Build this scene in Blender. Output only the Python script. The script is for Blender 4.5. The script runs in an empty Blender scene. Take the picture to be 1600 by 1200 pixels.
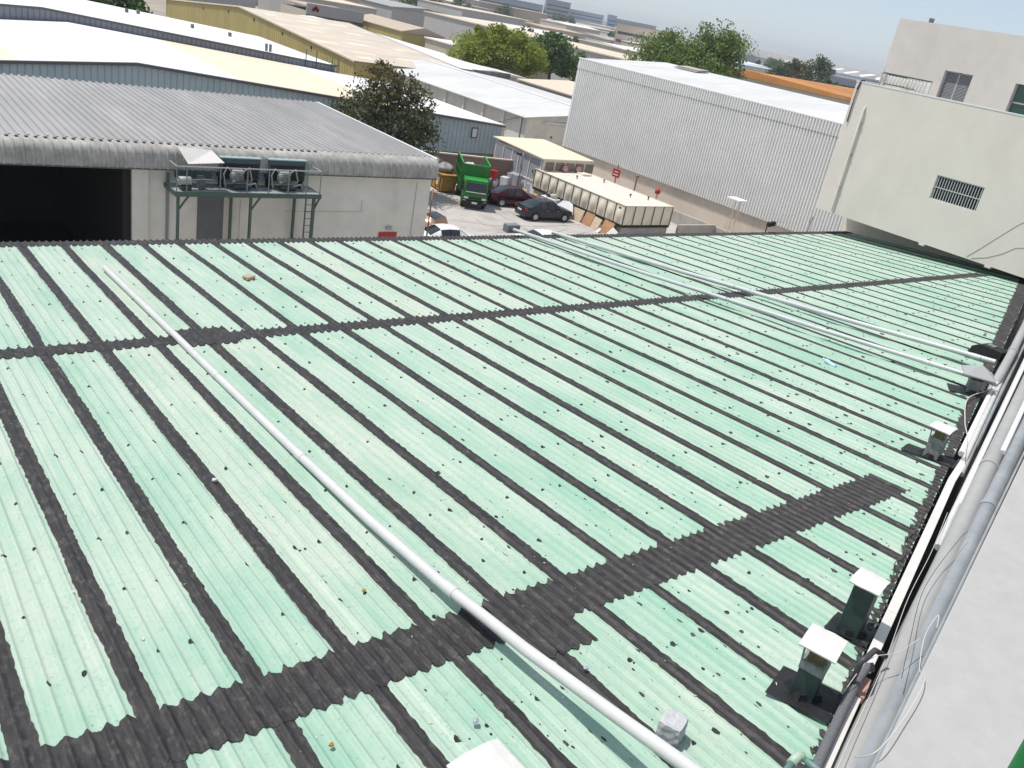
import bpy, math, random
import numpy as np
from mathutils import Vector, Matrix

random.seed(7)
rng = np.random.default_rng(7)
scn = bpy.context.scene
col = scn.collection
PI = math.pi

# ------------------------------------------------------------------ camera, sky, sun, exposure
CAMZ = 14.5
cam_d = bpy.data.cameras.new('camera')
cam = bpy.data.objects.new('camera', cam_d)
col.objects.link(cam)
pitch, roll, head = math.radians(23.683), math.radians(-11.142), math.radians(41.140)
F = Vector((math.sin(head)*math.cos(pitch), math.cos(head)*math.cos(pitch), -math.sin(pitch)))
r0 = Vector((math.cos(head), -math.sin(head), 0.0))
u0 = r0.cross(F)
Rv = r0*math.cos(roll) - u0*math.sin(roll)
Uv = r0*math.sin(roll) + u0*math.cos(roll)
M = Matrix.Identity(4)
for i in range(3):
    M[i][0], M[i][1], M[i][2] = Rv[i], Uv[i], -F[i]
M[2][3] = CAMZ
cam.matrix_world = M
cam_d.sensor_width = 36.0
cam_d.lens = 36.0*1342.15/1600.0
cam_d.clip_start = 0.1
cam_d.clip_end = 20000
scn.camera = cam

SUN_EL = math.radians(66)
SUN_AZ = math.radians(-42)      # from +Y, towards -X
sdir = Vector((math.sin(SUN_AZ)*math.cos(SUN_EL), math.cos(SUN_AZ)*math.cos(SUN_EL), math.sin(SUN_EL)))
world = bpy.data.worlds.new('World')
scn.world = world
world.use_nodes = True
wn = world.node_tree
bg = wn.nodes['Background']
sky = wn.nodes.new('ShaderNodeTexSky')
sky.sky_type = 'NISHITA'
sky.sun_disc = False
sky.sun_elevation = SUN_EL
sky.sun_rotation = SUN_AZ
sky.altitude = 0
sky.air_density = 0.7
sky.dust_density = 0.6
sky.ozone_density = 1.5
veil = wn.nodes.new('ShaderNodeMix')          # even dusty veil over the whole clear sky
veil.data_type = 'RGBA'
veil.inputs['Factor'].default_value = 0.45
veil.inputs['B'].default_value = (7.5, 8.3, 9.2, 1)
wn.links.new(sky.outputs[0], veil.inputs['A'])
wn.links.new(veil.outputs['Result'], bg.inputs[0])
bg.inputs[1].default_value = 0.12
sun_d = bpy.data.lights.new('sun', 'SUN')
sun_d.energy = 4.5
sun_d.angle = math.radians(0.53)
sun_d.color = (1.0, 0.96, 0.90)
sun = bpy.data.objects.new('sun', sun_d)
col.objects.link(sun)
sun.rotation_euler = (-sdir).to_track_quat('-Z', 'Y').to_euler()
sun.location = (0, 40, 60)
scn.view_settings.view_transform = 'Standard'
scn.view_settings.look = 'None'
scn.view_settings.exposure = -0.12
scn.view_settings.gamma = 1.0
scn.view_settings.use_curve_mapping = False
scn.render.engine = 'CYCLES'
scn.cycles.volume_bounces = 0
scn.cycles.max_bounces = 4
scn.cycles.diffuse_bounces = 3
scn.cycles.glossy_bounces = 2
scn.cycles.transmission_bounces = 2
scn.cycles.transparent_max_bounces = 6

# ------------------------------------------------------------------ materials
MATS = {}
def mat(name, c, rough=0.8, var=0.0, scale=3.0, c2=None, fac2=0.5, bump=0.0, bscale=30.0, metal=0.0,
        stretch=(1, 1, 1), island=0.0, objrand=0.0, spec=0.5, coord='Object', stain=None, stain_amt=0.0,
        stain_scale=1.0, stain_stretch=(1, 1, 1)):
    m = bpy.data.materials.new(name)
    m.use_nodes = True
    nt = m.node_tree
    N, L = nt.nodes, nt.links
    b = N['Principled BSDF']
    b.inputs['Roughness'].default_value = rough
    b.inputs['Metallic'].default_value = metal
    b.inputs['Specular IOR Level'].default_value = spec
    tc = N.new('ShaderNodeTexCoord')
    def noise(sc, st, det=4.0):
        mp = N.new('ShaderNodeMapping')
        mp.inputs['Scale'].default_value = st
        L.new(tc.outputs[coord], mp.inputs['Vector'])
        n = N.new('ShaderNodeTexNoise')
        n.inputs['Scale'].default_value = sc
        n.inputs['Detail'].default_value = det
        n.inputs['Roughness'].default_value = 0.62
        L.new(mp.outputs[0], n.inputs['Vector'])
        return n
    def ramp(sock, lo, hi):
        r = N.new('ShaderNodeMapRange')
        r.inputs['From Min'].default_value = lo
        r.inputs['From Max'].default_value = hi
        L.new(sock, r.inputs['Value'])
        return r.outputs[0]
    def mix(f, a, bb, blend='MIX'):
        x = N.new('ShaderNodeMix')
        x.data_type = 'RGBA'
        x.blend_type = blend
        for s, v in ((x.inputs['Factor'], f), (x.inputs['A'], a), (x.inputs['B'], bb)):
            if isinstance(v, (int, float)):
                s.default_value = v
            elif isinstance(v, tuple):
                s.default_value = (*v, 1.0)
            else:
                L.new(v, s)
        return x.outputs['Result']
    cur = tuple(c)
    if c2 is not None:
        n = noise(scale, stretch)
        cur = mix(ramp(n.outputs[0], fac2-0.14, fac2+0.14), cur, tuple(c2))
    if stain is not None:
        n = noise(stain_scale, stain_stretch, 4.0)
        f = ramp(n.outputs[0], 0.52, 0.72)
        mm = N.new('ShaderNodeMath')
        mm.operation = 'MULTIPLY'
        mm.inputs[1].default_value = stain_amt
        L.new(f, mm.inputs[0])
        cur = mix(mm.outputs[0], cur, tuple(stain))
    if var > 0:
        n = noise(scale*2.7, stretch, 4.0)
        r = N.new('ShaderNodeMapRange')
        r.inputs['From Min'].default_value = 0.25
        r.inputs['From Max'].default_value = 0.75
        r.inputs['To Min'].default_value = 1-var
        r.inputs['To Max'].default_value = 1+var
        L.new(n.outputs[0], r.inputs['Value'])
        hs = N.new('ShaderNodeHueSaturation')
        L.new(r.outputs[0], hs.inputs['Value'])
        if isinstance(cur, tuple):
            hs.inputs['Color'].default_value = (*cur, 1)
        else:
            L.new(cur, hs.inputs['Color'])
        cur = hs.outputs[0]
    if island > 0 or objrand > 0:
        hs = N.new('ShaderNodeHueSaturation')
        if island > 0:
            g = N.new('ShaderNodeNewGeometry')
            src, amt = g.outputs['Random Per Island'], island
        else:
            g = N.new('ShaderNodeObjectInfo')
            src, amt = g.outputs['Random'], objrand
        r = N.new('ShaderNodeMapRange')
        r.inputs['To Min'].default_value = 1-amt
        r.inputs['To Max'].default_value = 1+amt
        L.new(src, r.inputs['Value'])
        L.new(r.outputs[0], hs.inputs['Value'])
        r2 = N.new('ShaderNodeMapRange')
        r2.inputs['To Min'].default_value = 0.5-amt*0.06
        r2.inputs['To Max'].default_value = 0.5+amt*0.05
        mm = N.new('ShaderNodeMath'); mm.operation = 'FRACT'
        m3 = N.new('ShaderNodeMath'); m3.operation = 'MULTIPLY'; m3.inputs[1].default_value = 7.31
        L.new(src, m3.inputs[0]); L.new(m3.outputs[0], mm.inputs[0]); L.new(mm.outputs[0], r2.inputs['Value'])
        L.new(r2.outputs[0], hs.inputs['Hue'])
        if isinstance(cur, tuple):
            hs.inputs['Color'].default_value = (*cur, 1)
        else:
            L.new(cur, hs.inputs['Color'])
        cur = hs.outputs[0]
    if isinstance(cur, tuple):
        b.inputs['Base Color'].default_value = (*cur, 1)
    else:
        L.new(cur, b.inputs['Base Color'])
    if bump > 0:
        n = noise(bscale, (1, 1, 1), 3.0)
        bp = N.new('ShaderNodeBump')
        bp.inputs['Strength'].default_value = bump
        bp.inputs['Distance'].default_value = 0.01
        L.new(n.outputs[0], bp.inputs['Height'])
        L.new(bp.outputs[0], b.inputs['Normal'])
    MATS[name] = m
    return m

def leafmat(name, c, tr=0.25, island=0.35):
    m = mat(name, c, 0.6, island=island)
    nt = m.node_tree
    b = nt.nodes['Principled BSDF']
    out = [n for n in nt.nodes if n.type == 'OUTPUT_MATERIAL'][0]
    t = nt.nodes.new('ShaderNodeBsdfTranslucent')
    mx = nt.nodes.new('ShaderNodeMixShader')
    mx.inputs[0].default_value = tr
    src = b.inputs['Base Color'].links[0].from_socket
    nt.links.new(src, t.inputs[0])
    nt.links.new(b.outputs[0], mx.inputs[1])
    nt.links.new(t.outputs[0], mx.inputs[2])
    nt.links.new(mx.outputs[0], out.inputs[0])
    return m

def roofsheet_mat():
    """faded mint paint on corrugated sheet: per-sheet tint, streaks down the slope, greener unfaded patches"""
    m = bpy.data.materials.new('mint_sheet')
    m.use_nodes = True
    nt = m.node_tree
    N, L = nt.nodes, nt.links
    b = N['Principled BSDF']
    b.inputs['Roughness'].default_value = 0.55
    b.inputs['Specular IOR Level'].default_value = 0.35
    tc = N.new('ShaderNodeTexCoord')
    oi = N.new('ShaderNodeObjectInfo')
    geo = N.new('ShaderNodeNewGeometry')
    def mp(st):
        x = N.new('ShaderNodeMapping'); x.inputs['Scale'].default_value = st
        L.new(geo.outputs['Position'], x.inputs['Vector']); return x.outputs[0]
    def noise(v, sc, det=5):
        n = N.new('ShaderNodeTexNoise'); n.inputs['Scale'].default_value = sc; n.inputs['Detail'].default_value = det
        n.inputs['Roughness'].default_value = 0.65
        L.new(v, n.inputs['Vector']); return n.outputs[0]
    def rng_(s, a, b_, c=0, d=1):
        r = N.new('ShaderNodeMapRange'); r.inputs['From Min'].default_value = a; r.inputs['From Max'].default_value = b_
        r.inputs['To Min'].default_value = c; r.inputs['To Max'].default_value = d
        L.new(s, r.inputs['Value']); return r.outputs[0]
    def math_(op, a, bb):
        x = N.new('ShaderNodeMath'); x.operation = op
        for i, v in enumerate((a, bb)):
            if isinstance(v, (int, float)): x.inputs[i].default_value = v
            else: L.new(v, x.inputs[i])
        return x.outputs[0]
    def mix(f, a, bb):
        x = N.new('ShaderNodeMix'); x.data_type = 'RGBA'
        for s, v in ((x.inputs['Factor'], f), (x.inputs['A'], a), (x.inputs['B'], bb)):
            if isinstance(v, (int, float)): s.default_value = v
            elif isinstance(v, tuple): s.default_value = (*v, 1.0)
            else: L.new(v, s)
        return x.outputs['Result']
    pale = (0.425, 0.507, 0.428); cream = (0.475, 0.505, 0.42); green = (0.145, 0.385, 0.268)
    r1 = oi.outputs['Random']
    base = mix(rng_(r1, 0.72, 1.0, 0.0, 0.7), pale, cream)
    # unfaded paint: patches, more of it near the house wall (low y minus slope of the wall line)
    sep = N.new('ShaderNodeSeparateXYZ'); L.new(geo.outputs['Position'], sep.inputs[0])
    d = math_('SUBTRACT', sep.outputs['Y'], math_('MULTIPLY', sep.outputs['X'], 0.35))
    near = rng_(d, 13.0, 0.0, 0.0, 0.16)
    n1 = noise(mp((0.9, 0.30, 0.3)), 1.3, 4)
    r2 = math_('FRACT', math_('MULTIPLY', r1, 9.17), 0)
    thr = math_('ADD', math_('ADD', n1, near), math_('MULTIPLY', r2, 0.13))
    f1 = rng_(thr, 0.52, 0.84, 0.0, 0.58)
    c1 = mix(f1, base, green)
    # streaks down the slope
    n2 = noise(mp((9.0, 0.35, 1.0)), 1.6, 3)
    c2 = mix(rng_(n2, 0.46, 0.66, 0.0, 0.36), c1, (0.22, 0.43, 0.32))
    n3 = noise(mp((7.0, 0.25, 1.0)), 1.1, 3)
    c2 = mix(rng_(n3, 0.55, 0.75, 0.0, 0.5), c2, (0.53, 0.585, 0.50))
    # dirt mottling
    n4 = noise(mp((6.0, 6.0, 6.0)), 2.0, 4)
    c3 = mix(rng_(n4, 0.54, 0.74, 0.0, 0.6), c2, (0.20, 0.38, 0.29))
    n5 = noise(mp((1, 1, 1)), 26.0, 1)
    c4 = mix(rng_(n5, 0.66, 0.75, 0.0, 0.4), c3, (0.10, 0.15, 0.12))
    L.new(c4, b.inputs['Base Color'])
    bp = N.new('ShaderNodeBump'); bp.inputs['Strength'].default_value = 0.12; bp.inputs['Distance'].default_value = 0.01
    L.new(n4, bp.inputs['Height']); L.new(bp.outputs[0], b.inputs['Normal'])
    MATS['mint_sheet'] = m
    return m

roofsheet_mat()
mat('bitumen', (0.017, 0.0165, 0.0185), 0.6, 0.30, 3.0, spec=0.35, c2=(0.038, 0.034, 0.033), stretch=(5, 0.8, 1), bump=0.6, bscale=16, coord='Object',
    stain=(0.26, 0.24, 0.22), stain_amt=0.22, stain_scale=4.0, stain_stretch=(3, 1.4, 1))
mat('bitumen_wet', (0.012, 0.012, 0.014), 0.55, 0.3, 5.0, bump=0.5, bscale=18)
mat('ground', (0.36, 0.31, 0.25), 0.95, 0.2, 0.05, c2=(0.30, 0.26, 0.21), bump=0.2, bscale=2)
mat('yard', (0.47, 0.435, 0.40), 0.9, 0.12, 0.25, c2=(0.415, 0.385, 0.36), bump=0.25, bscale=6,
    stain=(0.20, 0.185, 0.175), stain_amt=0.55, stain_scale=0.55)
mat('asphalt', (0.10, 0.10, 0.10), 0.9, 0.2, 0.4)
mat('crack', (0.10, 0.095, 0.09), 0.95)
mat('plaster_cream', (0.75, 0.695, 0.61), 0.9, 0.03, 0.5, c2=(0.72, 0.665, 0.585), bump=0.12, bscale=3,
    stain=(0.60, 0.555, 0.47), stain_amt=0.35, stain_scale=0.35, stain_stretch=(1, 1, 0.35))
mat('plaster_pink', (0.68, 0.635, 0.58), 0.9, 0.05, 0.4, c2=(0.64, 0.60, 0.55), bump=0.1, bscale=3,
    stain=(0.46, 0.43, 0.37), stain_amt=0.25, stain_scale=0.3, stain_stretch=(1, 1, 0.4))
mat('ledge_white', (0.405, 0.40, 0.385), 0.9, 0.05, 2.0, c2=(0.385, 0.38, 0.365), bump=0.12, bscale=26,
    stain=(0.38, 0.375, 0.355), stain_amt=0.22, stain_scale=2.2)
mat('wall_grey', (0.70, 0.68, 0.615), 0.9, 0.06, 0.6, c2=(0.65, 0.63, 0.57), bump=0.1, bscale=3,
    stain=(0.42, 0.39, 0.33), stain_amt=0.35, stain_scale=0.5, stain_stretch=(1, 1, 0.3))
mat('wall_beige', (0.66, 0.57, 0.475), 0.9, 0.07, 0.4, c2=(0.60, 0.52, 0.435), bump=0.15, bscale=4,
    stain=(0.50, 0.42, 0.35), stain_amt=0.35, stain_scale=0.4, stain_stretch=(1, 1, 0.4))
mat('wall_brown', (0.26, 0.19, 0.155), 0.92, 0.12, 0.8, c2=(0.22, 0.165, 0.135))
mat('wall_white', (0.66, 0.64, 0.60), 0.9, 0.05, 0.4, c2=(0.60, 0.58, 0.54))
mat('block_grey', (0.42, 0.40, 0.37), 0.92, 0.1, 0.8, c2=(0.36, 0.34, 0.31))
mat('roof_grey', (0.345, 0.34, 0.335), 0.6, 0.08, 0.5, c2=(0.30, 0.295, 0.29), metal=0.0, stretch=(1, 0.2, 1),
    stain=(0.46, 0.45, 0.44), stain_amt=0.4, stain_scale=0.5, stain_stretch=(1.5, 0.3, 1))
mat('eave_grey', (0.44, 0.425, 0.395), 0.7, 0.12, 1.5, c2=(0.30, 0.29, 0.27))
mat('roof_white', (0.80, 0.80, 0.79), 0.6, 0.03, 0.15, c2=(0.74, 0.735, 0.72), stretch=(1, 0.3, 1),
    stain=(0.62, 0.60, 0.57), stain_amt=0.35, stain_scale=0.12, stain_stretch=(1, 0.4, 1))
mat('roof_white_worn', (0.62, 0.62, 0.61), 0.65, 0.05, 0.2, c2=(0.55, 0.55, 0.54), stretch=(0.4, 1, 1),
    stain=(0.42, 0.41, 0.40), stain_amt=0.5, stain_scale=0.5, stain_stretch=(0.5, 2.2, 1))
mat('roof_cream', (0.74, 0.64, 0.49), 0.7, 0.03, 0.15, c2=(0.70, 0.605, 0.46))
mat('roof_tan', (0.58, 0.50, 0.41), 0.8, 0.06, 0.2, c2=(0.52, 0.45, 0.37), stretch=(0.5, 1, 1),
    stain=(0.72, 0.66, 0.56), stain_amt=0.8, stain_scale=0.28, stain_stretch=(0.6, 2.0, 1))
mat('roof_orange', (0.47, 0.205, 0.05), 0.85, 0.2, 0.1, c2=(0.37, 0.155, 0.04), stretch=(1, 0.3, 1),
    stain=(0.60, 0.34, 0.15), stain_amt=0.5, stain_scale=0.15)
mat('roof_dark', (0.13, 0.115, 0.11), 0.85, 0.25, 0.3, c2=(0.20, 0.18, 0.17))
mat('roof_blue', (0.42, 0.53, 0.64), 0.6, 0.05, 0.1)
mat('clad_blue', (0.40, 0.48, 0.50), 0.6, 0.05, 0.4, c2=(0.37, 0.44, 0.465))
mat('clad_blue_dark', (0.22, 0.235, 0.27), 0.6, 0.05, 0.4)
mat('trim_dark', (0.10, 0.10, 0.11), 0.6)
mat('clad_white', (0.73, 0.725, 0.705), 0.6, 0.04, 0.3, c2=(0.70, 0.695, 0.68))
mat('clad_yellow', (0.45, 0.37, 0.145), 0.7, 0.08, 0.3, c2=(0.40, 0.33, 0.13), stretch=(1, 1, 0.3))
mat('white_paint', (0.78, 0.77, 0.75), 0.5, 0.04, 2.0)
mat('white_board', (0.64, 0.615, 0.585), 0.6, 0.05, 1.5, stain=(0.55, 0.47, 0.40), stain_amt=0.4, stain_scale=1.5)
mat('pvc_white', (0.60, 0.60, 0.585), 0.4, 0.05, 1.5, c2=(0.55, 0.55, 0.535), stain=(0.48, 0.46, 0.42), stain_amt=0.3,
    stain_scale=1.2)
mat('pvc_weathered', (0.54, 0.57, 0.555), 0.35, 0.06, 1.2, c2=(0.48, 0.515, 0.50))
mat('pvc_grey', (0.25, 0.27, 0.295), 0.4, 0.08, 1.2, c2=(0.31, 0.33, 0.35))
mat('pvc_pale', (0.37, 0.37, 0.36), 0.5, 0.05, 1.0, c2=(0.33, 0.33, 0.325), stain=(0.33, 0.32, 0.30), stain_amt=0.4,
    stain_scale=1.5)
mat('pipe_black', (0.05, 0.05, 0.055), 0.5, 0.2, 4.0)
mat('pipe_lagging', (0.13, 0.13, 0.14), 0.85, 0.25, 12.0, bump=0.5, bscale=20)
mat('pipe_green', (0.13, 0.24, 0.22), 0.5, 0.1, 4.0)
mat('pipe_green_pale', (0.36, 0.46, 0.36), 0.5, 0.1, 4.0)
mat('post_green', (0.012, 0.17, 0.045), 0.35, 0.08, 6.0)
mat('cable_white', (0.62, 0.60, 0.57), 0.6)
mat('cable_dark', (0.09, 0.075, 0.065), 0.7)
mat('rusty', (0.30, 0.17, 0.12), 0.9, 0.2, 10)
mat('brick_pink', (0.45, 0.27, 0.22), 0.9, 0.15, 8)
mat('steel_green', (0.055, 0.10, 0.085), 0.55, 0.15, 3.0)
mat('steel_grey', (0.22, 0.23, 0.24), 0.5, 0.1, 3.0, metal=0.3)
mat('galv', (0.42, 0.44, 0.45), 0.45, 0.12, 6.0, metal=0.4)
mat('dark_steel', (0.035, 0.06, 0.06), 0.5, 0.15, 3.0)
mat('duct_dark', (0.022, 0.042, 0.042), 0.5, 0.15, 3.0, c2=(0.03, 0.052, 0.05))
mat('duct_patina', (0.17, 0.18, 0.17), 0.75, 0.25, 9.0, c2=(0.25, 0.26, 0.24))
mat('vent_core', (0.20, 0.14, 0.045), 0.7, 0.3, 8.0, c2=(0.10, 0.08, 0.04))
mat('unit_teal', (0.045, 0.085, 0.10), 0.5, 0.1, 3)
mat('unit_top', (0.30, 0.38, 0.37), 0.5)
mat('machine', (0.20, 0.22, 0.21), 0.5, 0.3, 6.0, c2=(0.08, 0.09, 0.09))
mat('machine_pale', (0.34, 0.36, 0.34), 0.5, 0.2, 6.0)
mat('black', (0.012, 0.012, 0.012), 0.7)
mat('interior_shade', (0.018, 0.017, 0.016), 0.95, 0.1, 1.0)  # near-black colour stands in for the deep shade inside the open bay
mat('door_grey', (0.115, 0.12, 0.13), 0.6, 0.1, 1.0)
mat('glass_dark', (0.012, 0.016, 0.02), 0.08, spec=0.8)
mat('glass_green', (0.015, 0.075, 0.06), 0.06, spec=0.8)
mat('louvre', (0.33, 0.335, 0.365), 0.5, 0.05, 2.0)
mat('frame_grey', (0.42, 0.42, 0.43), 0.5)
mat('bar_white', (0.60, 0.60, 0.58), 0.5)
mat('grp_cream', (0.76, 0.69, 0.56), 0.55, 0.05, 1.0, c2=(0.72, 0.65, 0.53), stain=(0.42, 0.34, 0.24), stain_amt=0.35,
    stain_scale=0.7, stain_stretch=(1, 1, 0.4))
mat('grp_top', (0.74, 0.69, 0.60), 0.6, 0.05, 0.4, c2=(0.69, 0.64, 0.56), stain=(0.50, 0.42, 0.34), stain_amt=0.4, stain_scale=0.6)
mat('flange_brown', (0.13, 0.10, 0.07), 0.7, 0.15, 4)
mat('truck_green', (0.010, 0.165, 0.022), 0.5, 0.12, 1.5, c2=(0.014, 0.125, 0.02), stain=(0.05, 0.10, 0.05), stain_amt=0.5, stain_scale=1.2)
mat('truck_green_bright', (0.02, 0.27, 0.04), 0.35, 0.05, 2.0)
mat('car_grey', (0.040, 0.042, 0.052), 0.22, 0.05, 2.0, metal=0.5)
mat('car_maroon', (0.055, 0.008, 0.020), 0.22, 0.05, 2.0, metal=0.4)
mat('car_white', (0.74, 0.74, 0.73), 0.25, 0.02, 2.0)
mat('car_brown', (0.42, 0.27, 0.18), 0.28, 0.04, 2.0, metal=0.3)
mat('tyre', (0.014, 0.014, 0.014), 0.85, 0.2, 8)
mat('rim', (0.50, 0.50, 0.51), 0.35, metal=0.7)
mat('lamp_red', (0.40, 0.012, 0.012), 0.3)
mat('lamp_clear', (0.62, 0.62, 0.60), 0.15)
mat('plate', (0.70, 0.70, 0.66), 0.5)
mat('chrome', (0.55, 0.55, 0.56), 0.2, metal=0.9)
mat('skip_yellow', (0.44, 0.25, 0.055), 0.6, 0.15, 1.5, c2=(0.36, 0.20, 0.05), stain=(0.16, 0.08, 0.04), stain_amt=0.6, stain_scale=1.2)
mat('bag_black', (0.035, 0.033, 0.036), 0.45, 0.3, 3.0, c2=(0.12, 0.11, 0.115), bump=0.8, bscale=7)
mat('bag_grey', (0.16, 0.15, 0.155), 0.5, 0.4, 4.0, c2=(0.34, 0.32, 0.33), bump=0.8, bscale=7)
mat('bag_pale', (0.52, 0.50, 0.47), 0.6, 0.15, 3.0, bump=0.5, bscale=6)
mat('red', (0.42, 0.018, 0.018), 0.5, 0.06, 2.0)
mat('sign_white', (0.70, 0.68, 0.66), 0.6)
mat('plywood', (0.42, 0.235, 0.12), 0.8, 0.18, 2.0, c2=(0.34, 0.18, 0.09))
mat('plywood_pale', (0.56, 0.43, 0.31), 0.8, 0.15, 2.0, c2=(0.48, 0.35, 0.24))
mat('cardboard', (0.40, 0.25, 0.13), 0.85, 0.15, 2.0)
mat('tin_white', (0.66, 0.67, 0.68), 0.4, 0.05, 2)
mat('concrete_block', (0.40, 0.40, 0.41), 0.9, 0.18, 9.0, c2=(0.48, 0.48, 0.49), bump=0.6, bscale=22)
mat('brick_tan', (0.46, 0.33, 0.24), 0.9, 0.15, 9)
mat('leaf_dry', (0.42, 0.25, 0.07), 0.8, 0.2, 30)
mat('foil', (0.62, 0.65, 0.72), 0.25, 0.2, 30, metal=0.6)
mat('bottle_blue', (0.45, 0.62, 0.74), 0.15, 0.1, 10)
mat('litter', (0.50, 0.47, 0.42), 0.8, island=0.6)
mat('bark', (0.11, 0.075, 0.05), 0.95, 0.25, 6.0, c2=(0.07, 0.05, 0.035), bump=0.6, bscale=18)
leafmat('leaf_dark', (0.085, 0.095, 0.036), 0.3, 0.6)
leafmat('leaf_olive', (0.140, 0.118, 0.042), 0.3, 0.5)
leafmat('leaf_acacia', (0.235, 0.290, 0.040), 0.4, 0.35)
leafmat('leaf_green', (0.090, 0.160, 0.042), 0.25, 0.45)
leafmat('leaf_mid', (0.150, 0.215, 0.055), 0.3, 0.45)
leafmat('leaf_far', (0.085, 0.125, 0.050), 0.25, 0.4)
mat('city_white', (0.70, 0.69, 0.67), 0.8, 0.04, 0.1)
mat('city_cream', (0.62, 0.53, 0.42), 0.85, 0.04, 0.1)
mat('city_tan', (0.45, 0.37, 0.29), 0.85, 0.06, 0.1)
mat('city_grey', (0.33, 0.33, 0.33), 0.85, 0.05, 0.1)
mat('city_blue', (0.26, 0.30, 0.36), 0.8, 0.05, 0.1)
mat('city_wall', (0.50, 0.44, 0.36), 0.9, 0.06, 0.1)
mat('city_wall2', (0.42, 0.41, 0.40), 0.9, 0.06, 0.1)
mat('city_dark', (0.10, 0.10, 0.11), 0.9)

# ------------------------------------------------------------------ mesh helpers
class MB:
    def __init__(s):
        s.v, s.f = [], []
    def add(s, vs, fs):
        o = len(s.v)
        s.v.extend([tuple(map(float, p)) for p in vs])
        s.f.extend([tuple(i+o for i in f) for f in fs])
        return s
    def box(s, x0, x1, y0, y1, z0, z1):
        return s.add([(x0,y0,z0),(x1,y0,z0),(x1,y1,z0),(x0,y1,z0),(x0,y0,z1),(x1,y0,z1),(x1,y1,z1),(x0,y1,z1)],
                     [(0,3,2,1),(4,5,6,7),(0,1,5,4),(1,2,6,5),(2,3,7,6),(3,0,4,7)])
    def obox(s, c, a, b, d):
        """oriented box: centre and three half-axis vectors"""
        c, a, b, d = Vector(c), Vector(a), Vector(b), Vector(d)
        vs = [c+i*a+j*b+k*d for k in (-1,1) for (i,j) in ((-1,-1),(1,-1),(1,1),(-1,1))]
        return s.add(vs, [(0,3,2,1),(4,5,6,7),(0,1,5,4),(1,2,6,5),(2,3,7,6),(3,0,4,7)])
    def bar(s, p, q, w, h=None):
        p, q = Vector(p), Vector(q)
        h = h or w
        d = q-p
        t = d.normalized()
        ref = Vector((0,0,1)) if abs(t.z) < 0.95 else Vector((1,0,0))
        a = t.cross(ref).normalized()
        b = a.cross(t)
        return s.obox((p+q)/2, d/2, a*w/2, b*h/2)
    def tube(s, pts, r, n=8, cap=True):
        pts = [Vector(p) for p in pts]
        rs = r if isinstance(r, (list, tuple)) else [r]*len(pts)
        rings = []
        prev = None
        for i, p in enumerate(pts):
            t = (pts[min(i+1, len(pts)-1)]-pts[max(i-1, 0)]).normalized()
            if prev is None:
                ref = Vector((0,0,1)) if abs(t.z) < 0.9 else Vector((1,0,0))
                a = t.cross(ref).normalized()
            else:
                a = (prev - t*prev.dot(t)).normalized()
            prev = a
            b = t.cross(a)
            rings.append([p + (a*math.cos(2*PI*k/n)+b*math.sin(2*PI*k/n))*rs[i] for k in range(n)])
        vs = [v for ring in rings for v in ring]
        fs = []
        for i in range(len(rings)-1):
            for k in range(n):
                fs.append((i*n+k, i*n+(k+1)%n, (i+1)*n+(k+1)%n, (i+1)*n+k))
        if cap:
            fs.append(tuple(range(n-1, -1, -1)))
            fs.append(tuple((len(rings)-1)*n+k for k in range(n)))
        return s.add(vs, fs)
    def prism(s, poly, axis, a, b):
        """polygon (2-D) extruded along axis 0/1/2 from a to b; the polygon uses the other two axes in order"""
        n = len(poly)
        def P(p, t):
            l = [p[0], p[1]]
            l.insert(axis, t)
            return tuple(l)
        vs = [P(p, a) for p in poly]+[P(p, b) for p in poly]
        fs = [tuple(range(n-1, -1, -1)), tuple(range(n, 2*n))]
        for i in range(n):
            fs.append((i, (i+1) % n, n+(i+1) % n, n+i))
        return s.add(vs, fs)
    def lathe(s, prof, c=(0,0,0), axis='z', n=16):
        vs, fs = [], []
        for (r, h) in prof:
            for k in range(n):
                a = 2*PI*k/n
                p = (r*math.cos(a), r*math.sin(a), h)
                if axis == 'y': p = (p[0], p[2], p[1])
                if axis == 'x': p = (p[2], p[0], p[1])
                vs.append((p[0]+c[0], p[1]+c[1], p[2]+c[2]))
        m = len(prof)
        for i in range(m-1):
            for k in range(n):
                fs.append((i*n+k, i*n+(k+1)%n, (i+1)*n+(k+1)%n, (i+1)*n+k))
        fs.append(tuple(range(n-1,-1,-1)))
        fs.append(tuple((m-1)*n+k for k in range(n)))
        return s.add(vs, fs)
    def grid(s, P):
        """P[i][j] points -> quads"""
        ni, nj = len(P), len(P[0])
        vs = [p for row in P for p in row]
        fs = [(i*nj+j, i*nj+j+1, (i+1)*nj+j+1, (i+1)*nj+j) for i in range(ni-1) for j in range(nj-1)]
        return s.add(vs, fs)
    def build(s, name, m, parent=None, smooth=False, bevel=0.0, local=False, angle=None):
        off = Vector((0, 0, 0))
        if parent is not None and not local:
            p = parent
            while p.parent is not None: p = p.parent
            off = p.location
        me = bpy.data.meshes.new(name)
        vs = s.v if off.length == 0 else [(x-off.x, y-off.y, z-off.z) for x, y, z in s.v]
        me.from_pydata(vs, [], s.f)
        me.validate()
        me.update()
        me.materials.append(MATS[m])
        o = bpy.data.objects.new(name, me)
        col.objects.link(o)
        if parent is not None: o.parent = parent
        if smooth:
            me.polygons.foreach_set('use_smooth', [True]*len(me.polygons))
            if angle:
                me.set_sharp_from_angle(angle=math.radians(angle))
        if bevel > 0:
            b = o.modifiers.new('bevel', 'BEVEL')
            b.width = bevel; b.segments = 2; b.limit_method = 'ANGLE'
        return o

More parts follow.
